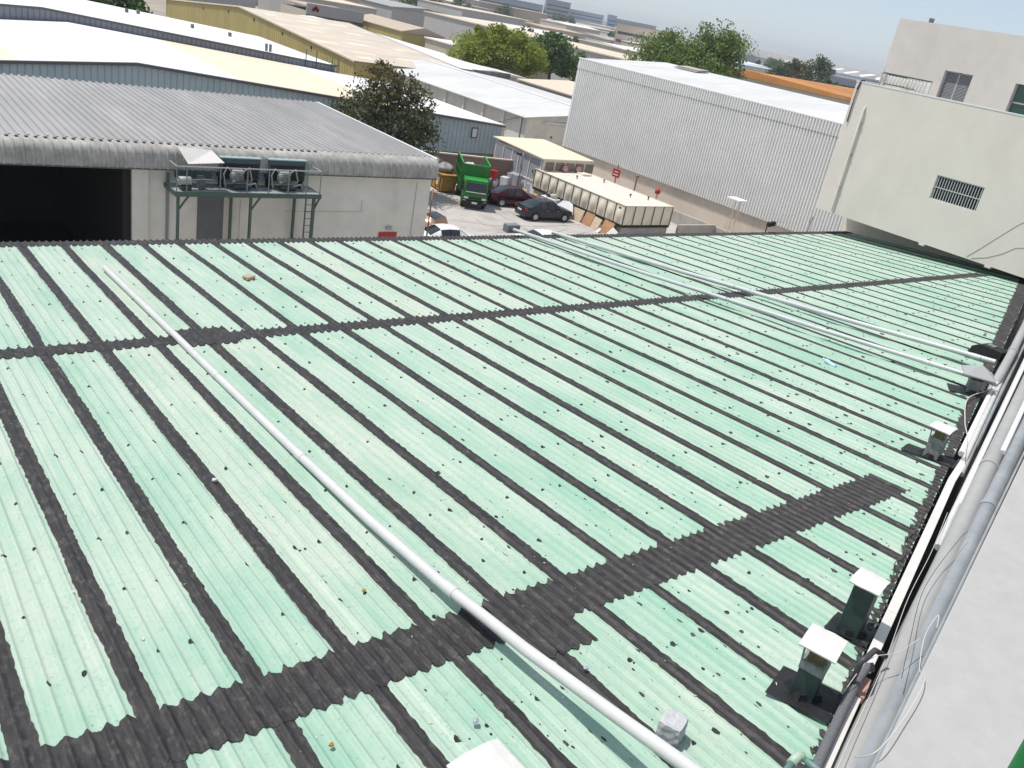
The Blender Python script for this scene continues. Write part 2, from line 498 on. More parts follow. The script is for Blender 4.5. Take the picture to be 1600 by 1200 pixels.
def tag(o, label, cat, group=None):
    o['label'] = label; o['category'] = cat
    if group: o['group'] = group
    return o
def thing(name, label, cat, loc=(0,0,0), rz=0.0, group=None):
    o = bpy.data.objects.new(name, None)
    col.objects.link(o)
    o.empty_display_size = 0.2
    o.location = loc; o.rotation_euler = (0, 0, rz)
    return tag(o, label, cat, group)
def struct(o):
    o['kind'] = 'structure'; return o
def stuff(o):
    o['kind'] = 'stuff'; return o
def dup(root, loc, rz, label=None, group=None):
    r = root.copy(); col.objects.link(r); r.location = loc; r.rotation_euler = (0,0,rz)
    if label: r['label'] = label
    if group: r['group'] = group
    for ch in list(root.children):
        c = ch.copy(); col.objects.link(c); c.parent = r
        for g in list(ch.children):
            d = g.copy(); col.objects.link(d); d.parent = c
    return r

# ------------------------------------------------------------------ the setting
struct(MB().add([(-9000,-9000,0),(9000,-9000,0),(9000,9000,0),(-9000,9000,0)], [(0,1,2,3)]).build('ground', 'ground'))
yard = struct(MB().add([(-20,24,0.004),(60,24,0.004),(60,62.6,0.004),(-20,62.6,0.004)], [(0,1,2,3)]).build('yard_pavement', 'yard'))
ck = MB()
for (pts) in ([(33,44.5),(36,45.6),(40,45.1),(43,46.4)], [(34,48.5),(36.5,47.2),(41,46.9),(45,47.4)], [(38.5,44),(39.2,48),(39,52)],
              [(35.3,50.6),(36.2,49.0),(36.0,47.1)], [(42,43),(42.6,45),(44.6,45.6)]):
    for a, b in zip(pts[:-1], pts[1:]):
        n = 5
        prev = a
        for i in range(1, n+1):
            q = (a[0]+(b[0]-a[0])*i/n+random.uniform(-.06,.06), a[1]+(b[1]-a[1])*i/n+random.uniform(-.06,.06))
            dx, dy = q[0]-prev[0], q[1]-prev[1]
            l = math.hypot(dx, dy); w = random.uniform(.012,.03)
            nx, ny = -dy/l*w, dx/l*w
            ck.add([(prev[0]-nx,prev[1]-ny,.008),(q[0]-nx,q[1]-ny,.008),(q[0]+nx,q[1]+ny,.008),(prev[0]+nx,prev[1]+ny,.008)], [(0,1,2,3)])
            prev = q
stuff(ck.build('pavement_crack', 'crack', yard))

# ------------------------------------------------------------------ the green corrugated roof
SLOPE = 0.08066
X0, SP, CR = 2.897, 1.05, 0.175
LAP1, LAP2, YFAR = 16.93, 6.03, 25.9
def zr(y): return 6.829-(y-16.928)*SLOPE
def prof(x):
    """rolled rib: soft rise on the sunny side, steeper fall on the other, flat valley between"""
    f = ((x-X0)/CR+0.5) % 1.0-0.5
    w = 0.32 if f < 0 else 0.17
    a = min(1.0, abs(f)/w)
    return 0.036*(0.5+0.5*math.cos(PI*a))
def ywall(x): return 0.349*x+0.03
NMIN, NMAX = -6, 40
shed = thing('green_roof_shed', 'long low shed with mint green corrugated roof striped by black sealing tape', 'shed', (20, 12, 0))
def wob(n, y, s): return 0.004*math.sin(y*1.7+n*2.1+s)+0.003*math.sin(y*4.3+n*1.3)
def sheet(n, ya, yb, lift, s):
    """one corrugated sheet between two tape lines; ya may follow the diagonal house wall"""
    nc = 60
    xs = [X0+n*SP+SP*i/nc for i in range(nc+1)]
    L = yb-min(ya(x) for x in (xs[0], xs[-1]))
    if L < 0.15: return
    nr = max(2, int(L/0.8))
    P = []
    for j in range(nr+1):
        row = []
        for x in xs:
            a = min(ya(x), yb-0.02)
            y = a+(yb-a)*j/nr
            row.append((x, y, zr(y)+prof(x)+lift+wob(n, y, s)*(0.5-0.5*math.cos(2*PI*(x-X0)/SP))))
        P.append(row)
    return MB().grid(P).build('roof_sheet', 'mint_sheet', shed, smooth=True)
for n in range(NMIN, NMAX):
    xm = X0+(n+0.5)*SP
    sheet(n, lambda x: max(LAP1-0.15, ywall(x)+0.03), YFAR, 0.0, 0)
    sheet(n, lambda x: max(LAP2-0.15, ywall(x)+0.03), LAP1, 0.007, 2)
    if ywall(X0+n*SP) < LAP2-0.2:
        sheet(n, lambda x: ywall(x)+0.03, LAP2, 0.014, 4)
# black sealing tape over every side lap
def tape(n):
    xc = X0+n*SP
    y0 = max(ywall(xc)+0.05, -3.0)
    step = 0.06 if n < 9 else (0.11 if n < 18 else 0.22)
    ys = np.arange(y0, YFAR-0.05, step)
    nl = len(ys)
    def edge():
        k = np.cumsum(rng.normal(0, 0.0025, nl)); k -= np.linspace(k[0], k[-1], nl)
        return np.clip(k, -0.014, 0.014)+rng.normal(0, 0.0055, nl)
    el, er = edge(), edge()
    hw = 0.116+0.008*math.sin(n*2.3)
    P = []
    for j, y in enumerate(ys):
        row = []
        a, b = -hw+el[j], hw+er[j]
        for i in range(13):
            x = xc+a+(b-a)*i/12
            lf = 0.014 if y < LAP2 else (0.007 if y < LAP1 else 0.0)
            zz = prof(x)
            row.append((x, y, zr(y)+lf+0.0085+zz*0.92+(0.003 if i not in (0, 12) else 0)))
        P.append(row)
    return MB().grid(P).build('sealing_tape', 'bitumen', shed, smooth=True)
for n in range(NMIN, NMAX):
    tape(n)
# bitumen bands over the end laps and along the eave
def band(xa, xb, ya, yb, lift, name='sealing_band', m='bitumen', jag=0.03, nr=8):
    nx = max(4, int((xb-xa)/CR*10))
    k1 = np.convolve(rng.normal(0, jag*0.8, nx+1), np.ones(3)/3, 'same')
    k2 = np.convolve(rng.normal(0, jag*0.8, nx+1), np.ones(3)/3, 'same')
    P = []
    for i in range(nx+1):
        x = xa+(xb-xa)*i/nx
        c = 0.5+0.5*math.cos(2*PI*(x-X0)/CR)
        a = (ya(x) if callable(ya) else ya)+k1[i]+0.03*c
        b = (yb(x) if callable(yb) else yb)+k2[i]+0.05*c
        row = []
        for j in range(nr+1):
            y = a+(b-a)*j/nr
            lf = 0.014 if y < LAP2 else (0.007 if y < LAP1 else 0.0)
            row.append((x, y, zr(y)+prof(x)*0.94+max(lf, 0)+lift+rng.normal(0, 0.0018)))
        P.append(row)
    return MB().grid(P).build(name, m, shed, smooth=True)
XL, XR = X0+NMIN*SP, X0+NMAX*SP
band(XL, 42.2, 16.66, 17.20, 0.016)
band(XL, 14.8, 5.68, 6.40, 0.016)
band(XL, XR, 25.38, YFAR-0.01, 0.018, jag=0.03)
band(5.45, 6.62, 16.46, 17.55, 0.022)
band(5.80, 6.66, 5.18, 6.40, 0.022)
band(XL, XR, lambda x: ywall(x)+0.02, lambda x: ywall(x)+0.055+0.0145*max(x-8, 0), 0.020, m='bitumen', jag=0.05)
# walls below the roof
MB().box(XL, XR, YFAR-0.35, YFAR-0.15, 0, zr(YFAR)-0.12).box(XR-0.2, XR, 15, YFAR-0.35, 0, zr(YFAR)-0.12).build('wall', 'wall_grey', shed)
MB().box(XL, XR, YFAR-0.16, YFAR-0.02, zr(YFAR)-0.20, zr(YFAR)-0.04).build('eave_gutter', 'dark_steel', shed)
# dabs of sealant on the screws, and drips and flakes nearer the house
db = MB()
def dab(x, y, r, ry):
    k = 7
    a0 = random.random()*6
    lf = 0.014 if y < LAP2 else (0.007 if y < LAP1 else 0.0)
    z = zr(y)+lf
    vs = [(x, y, z+prof(x)+0.016)]
    for i in range(k):
        a = a0+2*PI*i/k
        rr = random.uniform(.7, 1.25)
        px, py = x+r*rr*math.cos(a), y+ry*rr*math.sin(a)
        vs.append((px, py, zr(py)+lf+prof(px)+0.004))
    db.add(vs, [(0, 1+i, 1+(i+1) % k) for i in range(k)])
for n in range(NMIN, NMAX):
    for p in range(21):
        y = 25.0-1.27*p+random.uniform(-.06,.06)
        for kx in (2, 4):
            x = X0+n*SP+kx*CR+random.uniform(-.02,.02)
            if y < ywall(x)+0.4 or random.random() < 0.12: continue
            s = random.uniform(.75, 1.3)
            dab(x, y, 0.026*s, 0.034*s*random.uniform(.8,1.7))
for i in range(1500):
    x = random.uniform(4, 42); d = abs(random.gauss(0, 1))*3.6+0.35
    y = ywall(x)+d
    if y > 25 or d > 11: continue
    s = random.random()**2.5
    dab(x, y, 0.006+0.020*s, 0.010+0.05*s*random.uniform(.3,1.4))
stuff(db.build('sealant_dab', 'bitumen_wet', shed))

# ------------------------------------------------------------------ the photographer's own building: ledge, wall, pipes
house = thing('own_building', 'white plastered ledge and wall along the right edge above the pipes', 'building', (20, 2, 0))
def wl(x): return 0.285*x
MB().prism([(-4, wl(-4)), (41.9, wl(41.9)), (41.9, wl(41.9)-4.5), (-4, wl(-4)-4.5)], 2, 8.35, 8.62).build('ledge', 'ledge_white', house, bevel=0.02)
MB().prism([(-4, wl(-4)-0.10), (41.9, wl(41.9)-0.10), (41.9, wl(41.9)-4.4), (-4, wl(-4)-4.4)], 2, 0, 8.349).build('wall', 'plaster_cream', house)
MB().prism([(-4, ywall(-4)+0.10), (41.9, ywall(41.9)+0.10), (41.9, wl(41.9)-0.101), (-4, wl(-4)-0.101)], 2, 6.6, 6.9).build('gutter', 'bitumen_wet', house)

def tline(x, t, z): return (x, ywall(x)+t*(wl(x)-ywall(x)), z)
def zl(x): return zr(ywall(x))
def run(name, t0, t1, xa, xb, z, r, m, label, cat, n=14, bend=0.0, joints=(), jm=None, seg=24, grp=None):
    pts = []
    for i in range(seg+1):
        x = xa+(xb-xa)*i/seg
        t = t0+(t1-t0)*i/seg+bend*math.sin(PI*i/seg)
        pts.append(tline(x, t, z(x) if callable(z) else z))
    mid = pts[0]
    root = thing(name, label, cat, mid, 0, grp)
    MB().tube(pts, r, n).build('pipe_run', m, root, smooth=True, angle=40)
    for jx in joints:
        f = (jx-xa)/(xb-xa)
        t = t0+(t1-t0)*f+bend*math.sin(PI*f)
        p, q = tline(jx-0.09, t, z(jx) if callable(z) else z), tline(jx+0.09, t, z(jx) if callable(z) else z)
        MB().tube([p, q], r*1.13, n).build('coupling', jm or m, root, smooth=True, angle=40)
    return root
run('drain_pipe', 0.60, 0.52, 3.5, 40, 7.98, 0.155, 'pvc_pale', 'large pale drain pipe running along the ledge beside the white cable trunking', 'pipe',
    joints=(17.2,), seg=30)
run('drain_pipe', 0.84, 0.80, 3.5, 40, 8.02, 0.135, 'pvc_grey', 'large blue grey pipe pressed against the edge of the white ledge', 'pipe', joints=(15.3, 26), seg=30)
run('conduit', 0.36, 0.36, 13.2, 40, 7.92, 0.055, 'pvc_white', 'thin white conduit between the black gutter gap and the large pale pipe', 'conduit', 10, bend=0.02)
run('conduit', 0.38, 0.43, 15.0, 40, 7.94, 0.045, 'white_paint', 'thin white conduit second from the gutter gap, starting below the far vents', 'conduit', 10)
run('conduit', 0.975, 0.955, 3.0, 40, 8.36, 0.022, 'pvc_grey', 'very thin grey conduit clipped along the lip of the white ledge', 'conduit', 8)
run('conduit', 0.24, 0.30, 18.5, 40, 7.75, 0.04, 'pvc_grey', 'thin grey conduit running out beyond the gold cored vent', 'conduit', 8)
run('conduit', 0.66, 0.66, 18.0, 40, 8.08, 0.06, 'white_paint', 'white conduit lying in the groove between the two large pipes', 'conduit', 8)
run('conduit', 0.07, 0.10, 17.6, 23.2, lambda x: zl(x)+0.12, 0.06, 'white_paint', 'white conduit continuing the trunking past the gold cored vent', 'conduit', 10)
run('conduit', 0.16, 0.18, 17.2, 40, lambda x: zl(x)+0.16, 0.055, 'pvc_white', 'dull white conduit along the roof edge beyond the end of the trunking', 'conduit', 10, bend=0.015)
run('conduit', 0.215, 0.245, 16.6, 40, lambda x: zl(x)+0.10, 0.05, 'pvc_pale', 'pale conduit in the gutter beside the dull white conduit', 'conduit', 10)
# far grey pipe with an elbow at the roof edge
t = thing('drain_pipe', 'weathered grey pipe rising along the roof edge beyond the far vent', 'pipe', tline(23.5, 0.12, zl(23.5)))
pts = [tline(23.3, 0.10, zl(23.3)+0.0), tline(23.5, 0.10, zl(23.5)+0.16), tline(24.3, 0.12, zl(24.3)+0.34)]+[tline(x, 0.14+0.05*(x-25)/15, zl(x)+0.45+0.018*(x-25)) for x in np.linspace(26, 40, 10)]
MB().tube(pts, 0.115, 14).build('pipe_run', 'pvc_pale', t, smooth=True, angle=40)
for jx in (26.4, 31):
    MB().tube([tline(jx, 0.14+0.05*(jx-25)/15, zl(jx)+0.45+0.018*(jx-25)), tline(jx+0.3, 0.14+0.05*(jx-24.7)/15, zl(jx+.3)+0.45+0.018*(jx-24.7))], 0.13, 14).build('coupling', 'pvc_pale', t, smooth=True, angle=40)
# white cable trunking in sections
trunk = thing('cable_trunking', 'white rectangular cable trunking in sections along the green roof edge', 'trunking', tline(6, 0.12, 7.9))
def trunk_sec(xa, xb, ta, tb, m='white_board'):
    a0, a1 = Vector(tline(xa, ta, zl(xa)+0.10)), Vector(tline(xb, tb, zl(xb)+0.10))
    d = (a1-a0); t_ = d.normalized(); s = Vector((0,0,1)).cross(t_).normalized()
    MB().obox((a0+a1)/2, d/2-t_*0.004, s*0.066, Vector((0,0,0.05))).build('trunking_section', m, trunk, bevel=0.006)
secs = [3.6, 5.2, 6.9, 8.55]
for a, b in zip(secs[:-1], secs[1:]): trunk_sec(a, b, 0.14, 0.14)
secs = [9.2, 10.6, 12.2, 14.0, 16.0, 17.4]
for i, (a, b) in enumerate(zip(secs[:-1], secs[1:])): trunk_sec(a, b, 0.11, 0.11 if i < 4 else 0.17)
MB().obox(Vector(tline(8.78, 0.14, zl(8.78)+0.10)), Vector((0.19,0.067,0)), Vector((-0.03,0.085,0)), Vector((0,0,0.048))).build('end_stub', 'brick_pink', trunk, bevel=0.01)
# lagged black pipe with elbow over the trunking, near the nearest vents
def J(x, dt, dz): return tline(x, dt, zl(x)+dz)
t = thing('lagged_pipe', 'dark lagged pipe bent over the trunking beside the nearest roof vent', 'pipe', J(6.6, -0.05, 0))
pts = [J(6.0,0.02,.16), J(7.0,0.02,.18), J(8.0,0.03,.2), J(8.7,0.05,.23), J(8.98,0.10,.26), J(9.04,0.22,.28)]
MB().tube(pts, 0.055, 12).build('lagging', 'pipe_lagging', t, smooth=True)
t = thing('black_pipe', 'black pipe standing on the roof and elbowed over to the large pale pipe', 'pipe', J(8.5, -0.35, 0))
q = Vector((8.52, 3.02, zr(3.02)))
pts = [q, q+Vector((0.03,0.01,0.50)), q+Vector((0.05,0.01,0.57)), q+Vector((0.10,0.0,0.60)), Vector(J(9.15,0.12,0.42)), Vector(J(9.3,0.34,0.34))]
MB().tube(pts, 0.034, 12).build('pipe_run', 'pipe_black', t, smooth=True)
t = thing('water_pipe', 'green plastic water pipe with pale elbow at the bottom right corner', 'pipe', J(5.9, -0.4, 0))
MB().tube([J(5.6,-0.75,.25), J(6.3,-0.6,.30), J(6.75,-0.45,.34)], 0.036, 10).build('pipe_run', 'pipe_green', t, smooth=True)
MB().tube([J(6.72,-0.46,.34), J(6.86,-0.40,.35), J(6.90,-0.28,.35)], 0.05, 10).build('elbow', 'pipe_green_pale', t, smooth=True)
MB().tube([J(6.89,-0.3,.35), J(6.93,0.35,.33)], 0.034, 10).build('pipe_run', 'pipe_green', t, smooth=True)
t = thing('water_pipe', 'short pale green pipe beside the trunking at the bottom right corner', 'pipe', J(6.0, 0.3, 0))
MB().tube([J(5.6,0.30,.2), J(6.2,0.31,.22), J(6.65,0.31,.22)], 0.036, 10).build('pipe_run', 'pipe_green_pale', t, smooth=True)
# loose wires
def wire(label, pts, r, m):
    P = [Vector(p) for p in pts]
    out = []
    for i in range(len(P)-1):
        a, b, c, d = P[max(i-1,0)], P[i], P[i+1], P[min(i+2,len(P)-1)]
        for k in range(6):
            s = k/6
            out.append(0.5*((2*b)+(c-a)*s+(2*a-5*b+4*c-d)*s*s+(3*b-a-3*c+d)*s**3))
    out.append(P[-1])
    o = MB().tube([p-P[0] for p in out], r, 5).build('loose_wire', m, None, smooth=True)
    o.location = P[0]
    return tag(o, label, 'wire')
wire('white loose wire looping over the large pipes onto the ledge', [J(7.3,.6,.45), J(7.2,.9,.75), J(7.9,1.08,.75), J(8.7,1.12,.75), J(9.2,.95,.55), J(10.0,.80,.48), J(10.6,.85,.5), J(10.3,.92,.5)], 0.0055, 'cable_white')
wire('thin white wire along the dark gutter gap beside the nearest vents', [J(6.2,.45,.35), J(7.5,.38,.3), J(9.3,.36,.3), J(11.0,.27,.25), J(12.6,.3,.25), J(14.2,.27,.28)], 0.0045, 'cable_white')
wire('dark wire hanging across the pale drain pipe above the nearest vents', [J(9.0,.75,.42), J(9.6,.62,.48), J(11.2,.45,.42), J(12.9,.62,.5), J(13.4,.7,.5)], 0.0045, 'cable_dark')
wire('white wire crossing from the black pipe elbow to the large pipes', [J(8.2,-.1,.3), J(8.8,.1,.5), J(9.3,.5,.48), J(9.9,.75,.48)], 0.0045, 'cable_white')
wire('pale wire dangling from the far pyramid capped vent', [(22.6,8.0,8.1),(22.9,7.9,7.75),J(21.5,-.2,.12),J(19.8,-.1,.1),J(18.5,.05,.2),J(17.0,.15,.3)], 0.012, 'cable_white')
wire('tangled thin dark wire lying at the roof edge by the trunking', [J(11.6,-.12,.06), J(12.0,-.2,.08), J(12.4,-.1,.07), J(12.9,-.2,.07), J(13.5,-.08,.08), J(14.3,-.14,.07)], 0.008, 'cable_dark')
# green post near the corner of the frame
t = thing('green_post', 'bright green round steel post at the bottom right corner of the ledge', 'post', (3.02, 0.443, 8.62))
MB().tube([(3.02,0.443,8.62),(3.02,0.443,15.5)], 0.042, 14).build('post', 'post_green', t, smooth=True, angle=40)
MB().lathe([(0.11,8.62),(0.11,8.64)], (3.02,0.443,0), n=14).build('foot_plate', 'post_green', t)

# ------------------------------------------------------------------ pipes lying on the roof
def roofpipe(label, p, q, r, couplings=(), end=None, m='pvc_white', sag=0.0):
    p, q = Vector(p), Vector(q)
    t = thing('roof_pipe', label, 'pipe', p)
    n = 16
    pts = [p.lerp(q, i/n)-Vector((0,0,sag*math.sin(PI*i/n)))+Vector((0.02*math.sin(i*0.9),0,0)) for i in range(n+1)]
    MB().tube(pts, r, 16).build('pipe_run', m, t, smooth=True, angle=40)
    for f in couplings:
        c = p.lerp(q, f)-Vector((0,0,sag*math.sin(PI*f))); d = (q-p).normalized()*0.13
        MB().tube([c-d, c+d], r*1.10, 16).build('coupling', m, t, smooth=True, angle=40)
    return t
ph = 0.036
t = thing('roof_pipe', 'white plastic pipe lying across the near green sheets past the small concrete block', 'pipe', (5.40, 22.5, zr(22.5)))
PA = [(5.36,22.55,.11),(5.38,19.5,.105),(5.39,16.0,.11),(5.40,13.0,.105),(5.41,10.8,.11),(5.42,8.6,.14),(5.44,6.8,.21),(5.48,5.2,.33),(5.51,3.9,.48),(5.53,2.6,.66)]
MB().tube([(x, y, zr(y)+h) for x, y, h in PA], 0.071, 16).build('pipe_run', 'pvc_white', t, smooth=True, angle=40)
for y in (14.6, 10.86, 6.62):
    def on(yy): return (float(np.interp(-yy, [-q[1] for q in PA], [q[0] for q in PA])), yy, zr(yy)+float(np.interp(-yy, [-q[1] for q in PA], [q[2] for q in PA])))
    MB().tube([on(y+0.11), on(y-0.11)], 0.077, 16).build('coupling', 'pvc_white', t, smooth=True, angle=40)
tb = roofpipe('long grey white pipe from the eave bracket to the pyramid capped vent', (21.2, 26.15, zr(26.0)+0.24), (22.75, 7.75, zr(7.75)+0.38), 0.064, (0.55, 0.9), sag=0.05, m='pvc_weathered')
MB().box(20.95,21.55,26.0,26.35,zr(26)+0.10,zr(26)+0.42).build('end_bracket', 'steel_grey', tb, bevel=0.02)
roofpipe('farthest long silvery pipe crossing the roof to the small black hood', (23.2, 25.9, zr(25.9)+0.14), (25.1, 8.85, zr(8.85)+0.34), 0.074, (0.5, 0.97), sag=0.04, m='pvc_weathered')

# ------------------------------------------------------------------ roof vents
def vent(label, x, y, w, h, kind, rz, capw, duct='duct_dark', mat_ext=(0.55, 0.6, 0.35, 0.35)):
    z = zr(y)
    t = thing('roof_vent', label, 'vent', (x, y, z), rz, 'roof vents by the pipes')
    a, b, c, d = mat_ext
    P = [[(i, j, 0.058+0.010*math.sin(i*17)+random.uniform(-.004,.006)-(j*math.cos(rz)+i*math.sin(rz))*SLOPE) for j in np.linspace(-c, d, 7)] for i in np.linspace(-a, b, 9)]
    MB().grid(P).build('flashing', 'bitumen_wet', t, smooth=True, local=True)
    MB().lathe([(w*0.95,0.02),(w*0.8,0.09),(w*0.72,0.14)], n=4).build('collar', 'bitumen_wet', t, local=True)
    s = w/2
    if kind == 'tall':
        MB().box(-s,s,-s,s,0.03,h).build('duct', duct, t, local=True, bevel=0.008)
    else:
        MB().box(-s,s,-s,s,0.03,h*0.58).build('duct', duct, t, local=True, bevel=0.008)
        MB().prism([(-s*1.08,h*0.58),(s*1.08,h*0.58),(s*1.08,h*0.74),(-s*1.08,h*0.74)], 1, -s*1.08, s*1.08).build('duct_rim', 'duct_patina', t, local=True, bevel=0.006)
        MB().box(-s*0.72,s*0.72,-s*0.72,s*0.72,h*0.70,h*0.97).build('core', 'vent_core', t, local=True, bevel=0.02)
        for i in (-1, 1):
            for j in (-1, 1):
                MB().bar((i*s*1.0,j*s*1.0,h*0.70),(i*s*1.15,j*s*1.15,h+0.01),0.02).build('strut', 'steel_grey', t, local=True)
    k = capw/2
    if kind == 'pyramid':
        MB().add([(-k,-k,h),(k,-k,h),(k,k,h),(-k,k,h),(0,0,h+0.24),(-k,-k,h-0.03),(k,-k,h-0.03),(k,k,h-0.03),(-k,k,h-0.03)],
                 [(0,1,4),(1,2,4),(2,3,4),(3,0,4),(5,6,1,0),(6,7,2,1),(7,8,3,2),(8,5,0,3),(8,7,6,5)]).build('cap', 'galv' if kind == 'x' else 'pvc_pale', t, local=True)
    else:
        g = MB()
        n = 5
        P = [[(k*(2*i/n-1), k*(2*j/n-1)*0.82, h+0.03+0.035*(1-(2*i/n-1)**2)+random.uniform(-.006,.006)) for j in range(n+1)] for i in range(n+1)]
        g.grid(P)
        o = g.build('cap', 'white_board', t, local=True)
        sm = o.modifiers.new('thick', 'SOLIDIFY'); sm.thickness = 0.02; sm.offset = -1
    return t
vent('nearest roof vent on the right with flat white cap and open patinated top', 8.14, 3.32, 0.26, 0.74, 'open', 0.30, 0.50, mat_ext=(0.34, 0.32, 0.38, 0.34))
vent('tall dark green roof vent with flat white cap, second nearest', 9.80, 3.76, 0.27, 0.78, 'tall', 0.22, 0.46, mat_ext=(0.24, 0.30, 0.28, 0.26))
vent('roof vent with gold core under a small white cap', 16.95, 6.36, 0.28, 0.66, 'open', 0.15, 0.50, mat_ext=(0.26, 0.26, 0.50, 0.55), duct='duct_patina')
vent('farthest roof vent with pale pyramid cap beside the long pipes', 22.45, 8.16, 0.30, 0.56, 'pyramid', 0.55, 0.74, mat_ext=(0.36, 0.34, 0.60, 0.55), duct='duct_patina')
vent('vent cap corner cut off by the bottom edge of the photo', 3.62, 3.52, 0.26, 1.0, 'tall', 0.06, 0.52)
t = thing('black_hood', 'small black metal hood on the roof at the end of the farthest pipe', 'hood', (26.9, 9.75, zr(9.75)))
MB().prism([(-0.45,0.0),(0.45,0.0),(0.45,0.20),(0.2,0.34),(-0.45,0.34)], 0, -0.28, 0.28).build('shell', 'black', t, local=True, bevel=0.01)
MB().box(-0.30,0.30,-0.5,0.5,0.02,0.05).build('flashing', 'bitumen_wet', t, local=True)
MB().box(-0.12,0.12,-0.12,0.12,0.341,0.37).build('lid', 'steel_grey', t, local=True)

# ------------------------------------------------------------------ small things left on the roof
def rough_block(name, label, cat, loc, size, rz, m, amp, tilt=0.0):
    sx, sy, sz = size
    n = 5
    g = MB()
    me = MB()
    pts = {}
    def P(u, v, w):
        k = (round(u,3), round(v,3), round(w,3))
        if k not in pts:
            e = sum(abs(abs(c)-1) < 1e-6 for c in (u, v, w))
            s = 1-0.03*max(0, e-1)
            pts[k] = (u*sx/2*s+random.uniform(-amp,amp), v*sy/2*s+random.uniform(-amp,amp), (w*s+1)*sz/2+random.uniform(-amp,amp))
        return pts[k]
    L = [2*i/n-1 for i in range(n+1)]
    for ax in range(3):
        for sgn in (-1, 1):
            G = []
            for a in L:
                row = []
                for b in L:
                    q = [a, b]; q.insert(ax, sgn)
                    row.append(P(*q))
                G.append(row if sgn*(1 if ax != 1 else -1) > 0 else row[::-1])
            me.grid(G)
    o = me.build(name, m)
    o.location = loc; o.rotation_euler = (tilt, 0, rz)
    return tag(o, label, cat)
rough_block('concrete_cube', 'small grey concrete cube resting on black tape by the white pipe', 'block', (6.22, 3.62, zr(3.62)+0.04), (0.26, 0.24, 0.24), 0.35, 'concrete_block', 0.006, -0.06)
rough_block('brick_fragment', 'small tan brick fragment lying on the far left green sheets', 'brick', (8.65, 21.3, zr(21.3)+0.03), (0.30, 0.20, 0.09), 0.5, 'brick_tan', 0.008)
t = thing('plastic_bottle', 'crushed light blue plastic bottle lying by the middle long pipe', 'bottle', (20.35, 10.95, zr(10.95)+0.06), 1.2)
MB().lathe([(0.02,-.26),(0.062,-.24),(0.065,-.1),(0.055,0),(0.064,.08),(0.06,.16),(0.025,.22),(0.025,.25)], axis='x', n=10).build('body', 'bottle_blue', t, local=True, smooth=True)
MB().lathe([(0.03,.25),(0.03,.285)], axis='x', n=10).build('bottle_cap', 'white_paint', t, local=True)
for (lab, x, y, s, m) in (('crumpled silver foil ball on black tape near the bottom edge', 4.55, 4.75, .038, 'foil'),
                          ('shiny foil scrap on black tape below the concrete band end', 6.13, 4.83, .032, 'foil'),
                          ('white paper scrap on the tape left of the white pipe', 3.98, 10.65, .035, 'sign_white'),
                          ('tan dried leaf on the green sheet left of the white pipe', 4.62, 7.25, .028, 'leaf_dry'),
                          ('yellow curled dry leaf on black tape at the bottom', 3.17, 5.18, .028, 'leaf_dry'),
                          ('small orange dry leaf lying in the middle of the roof', 14.3, 14.6, .04, 'leaf_dry')):
    g = MB(); k = 9
    lf = 0.05
    P = [[(s*math.sin(PI*i/5)*math.cos(2*PI*j/k)*random.uniform(.7,1.3), s*math.sin(PI*i/5)*math.sin(2*PI*j/k)*random.uniform(.7,1.3), s*0.8*(1-math.cos(PI*i/5))*random.uniform(.8,1.1)) for j in range(k)] for i in range(6)]
    for row in P: row.append(row[0])
    o = g.grid(P).build('paper_scrap' if 'paper' in lab else ('foil_scrap' if 'foil' in lab else 'dry_leaf'), m)
    o.location = (x, y, zr(y)+lf)
    tag(o, lab, 'litter')
lt = MB()
for i in range(420):
    x = random.uniform(-1, 40); y = ywall(x)+abs(random.gauss(0, 1))*4+0.4
    if y > 25: continue
    s = random.uniform(.01, .035); a = random.random()*6
    z = zr(y)+prof(x)+0.022
    c, sn = math.cos(a)*s, math.sin(a)*s
    w = random.uniform(.12, .5)
    lt.add([(x-c,y-sn,z),(x+sn*w,y-c*w,z+random.uniform(0,.012)),(x+c,y+sn,z),(x-sn*w,y+c*w,z+random.uniform(0,.01))], [(0,1,2,3)])
o = stuff(lt.build('roof_litter', 'litter'))
tag(o, 'tiny pale scraps and flakes strewn over the green roof', 'litter')

# ------------------------------------------------------------------ cream wing at the right
wing = thing('cream_building', 'cream plastered building with barred window and upper storey at the right', 'building', (44, 19, 0))
def wall_with_holes(xf, thick, ya, yb, za, zb, holes, name, m, parent):
    """wall in a plane x=const facing -X, real openings; holes (y0,y1,z0,z1)"""
    ys = sorted({ya, yb, *[h[0] for h in holes], *[h[1] for h in holes]})
    zs = sorted({za, zb, *[h[2] for h in holes], *[h[3] for h in holes]})
    g = MB()
    solid = {}
    for i in range(len(ys)-1):
        for j in range(len(zs)-1):
            cy, cz = (ys[i]+ys[i+1])/2, (zs[j]+zs[j+1])/2
            solid[i, j] = not any(h[0] < cy < h[1] and h[2] < cz < h[3] for h in holes)
    for (i, j), s in solid.items():
        if not s: continue
        y0, y1, z0, z1 = ys[i], ys[i+1], zs[j], zs[j+1]
        g.add([(xf,y0,z0),(xf,y0,z1),(xf,y1,z1),(xf,y1,z0)], [(0,1,2,3)])
        g.add([(xf+thick,y0,z0),(xf+thick,y1,z0),(xf+thick,y1,z1),(xf+thick,y0,z1)], [(0,1,2,3)])
        for (di, dj, q) in ((-1,0,[(y0,z0),(y0,z1)]), (1,0,[(y1,z1),(y1,z0)]), (0,-1,[(y1,z0),(y0,z0)]), (0,1,[(y0,z1),(y1,z1)])):
            if not solid.get((i+di, j+dj), False):
                (a, b), (c, d) = q
                g.add([(xf,a,b),(xf,c,d),(xf+thick,c,d),(xf+thick,a,b)], [(0,1,2,3)])
    return g.build(name, m, parent)
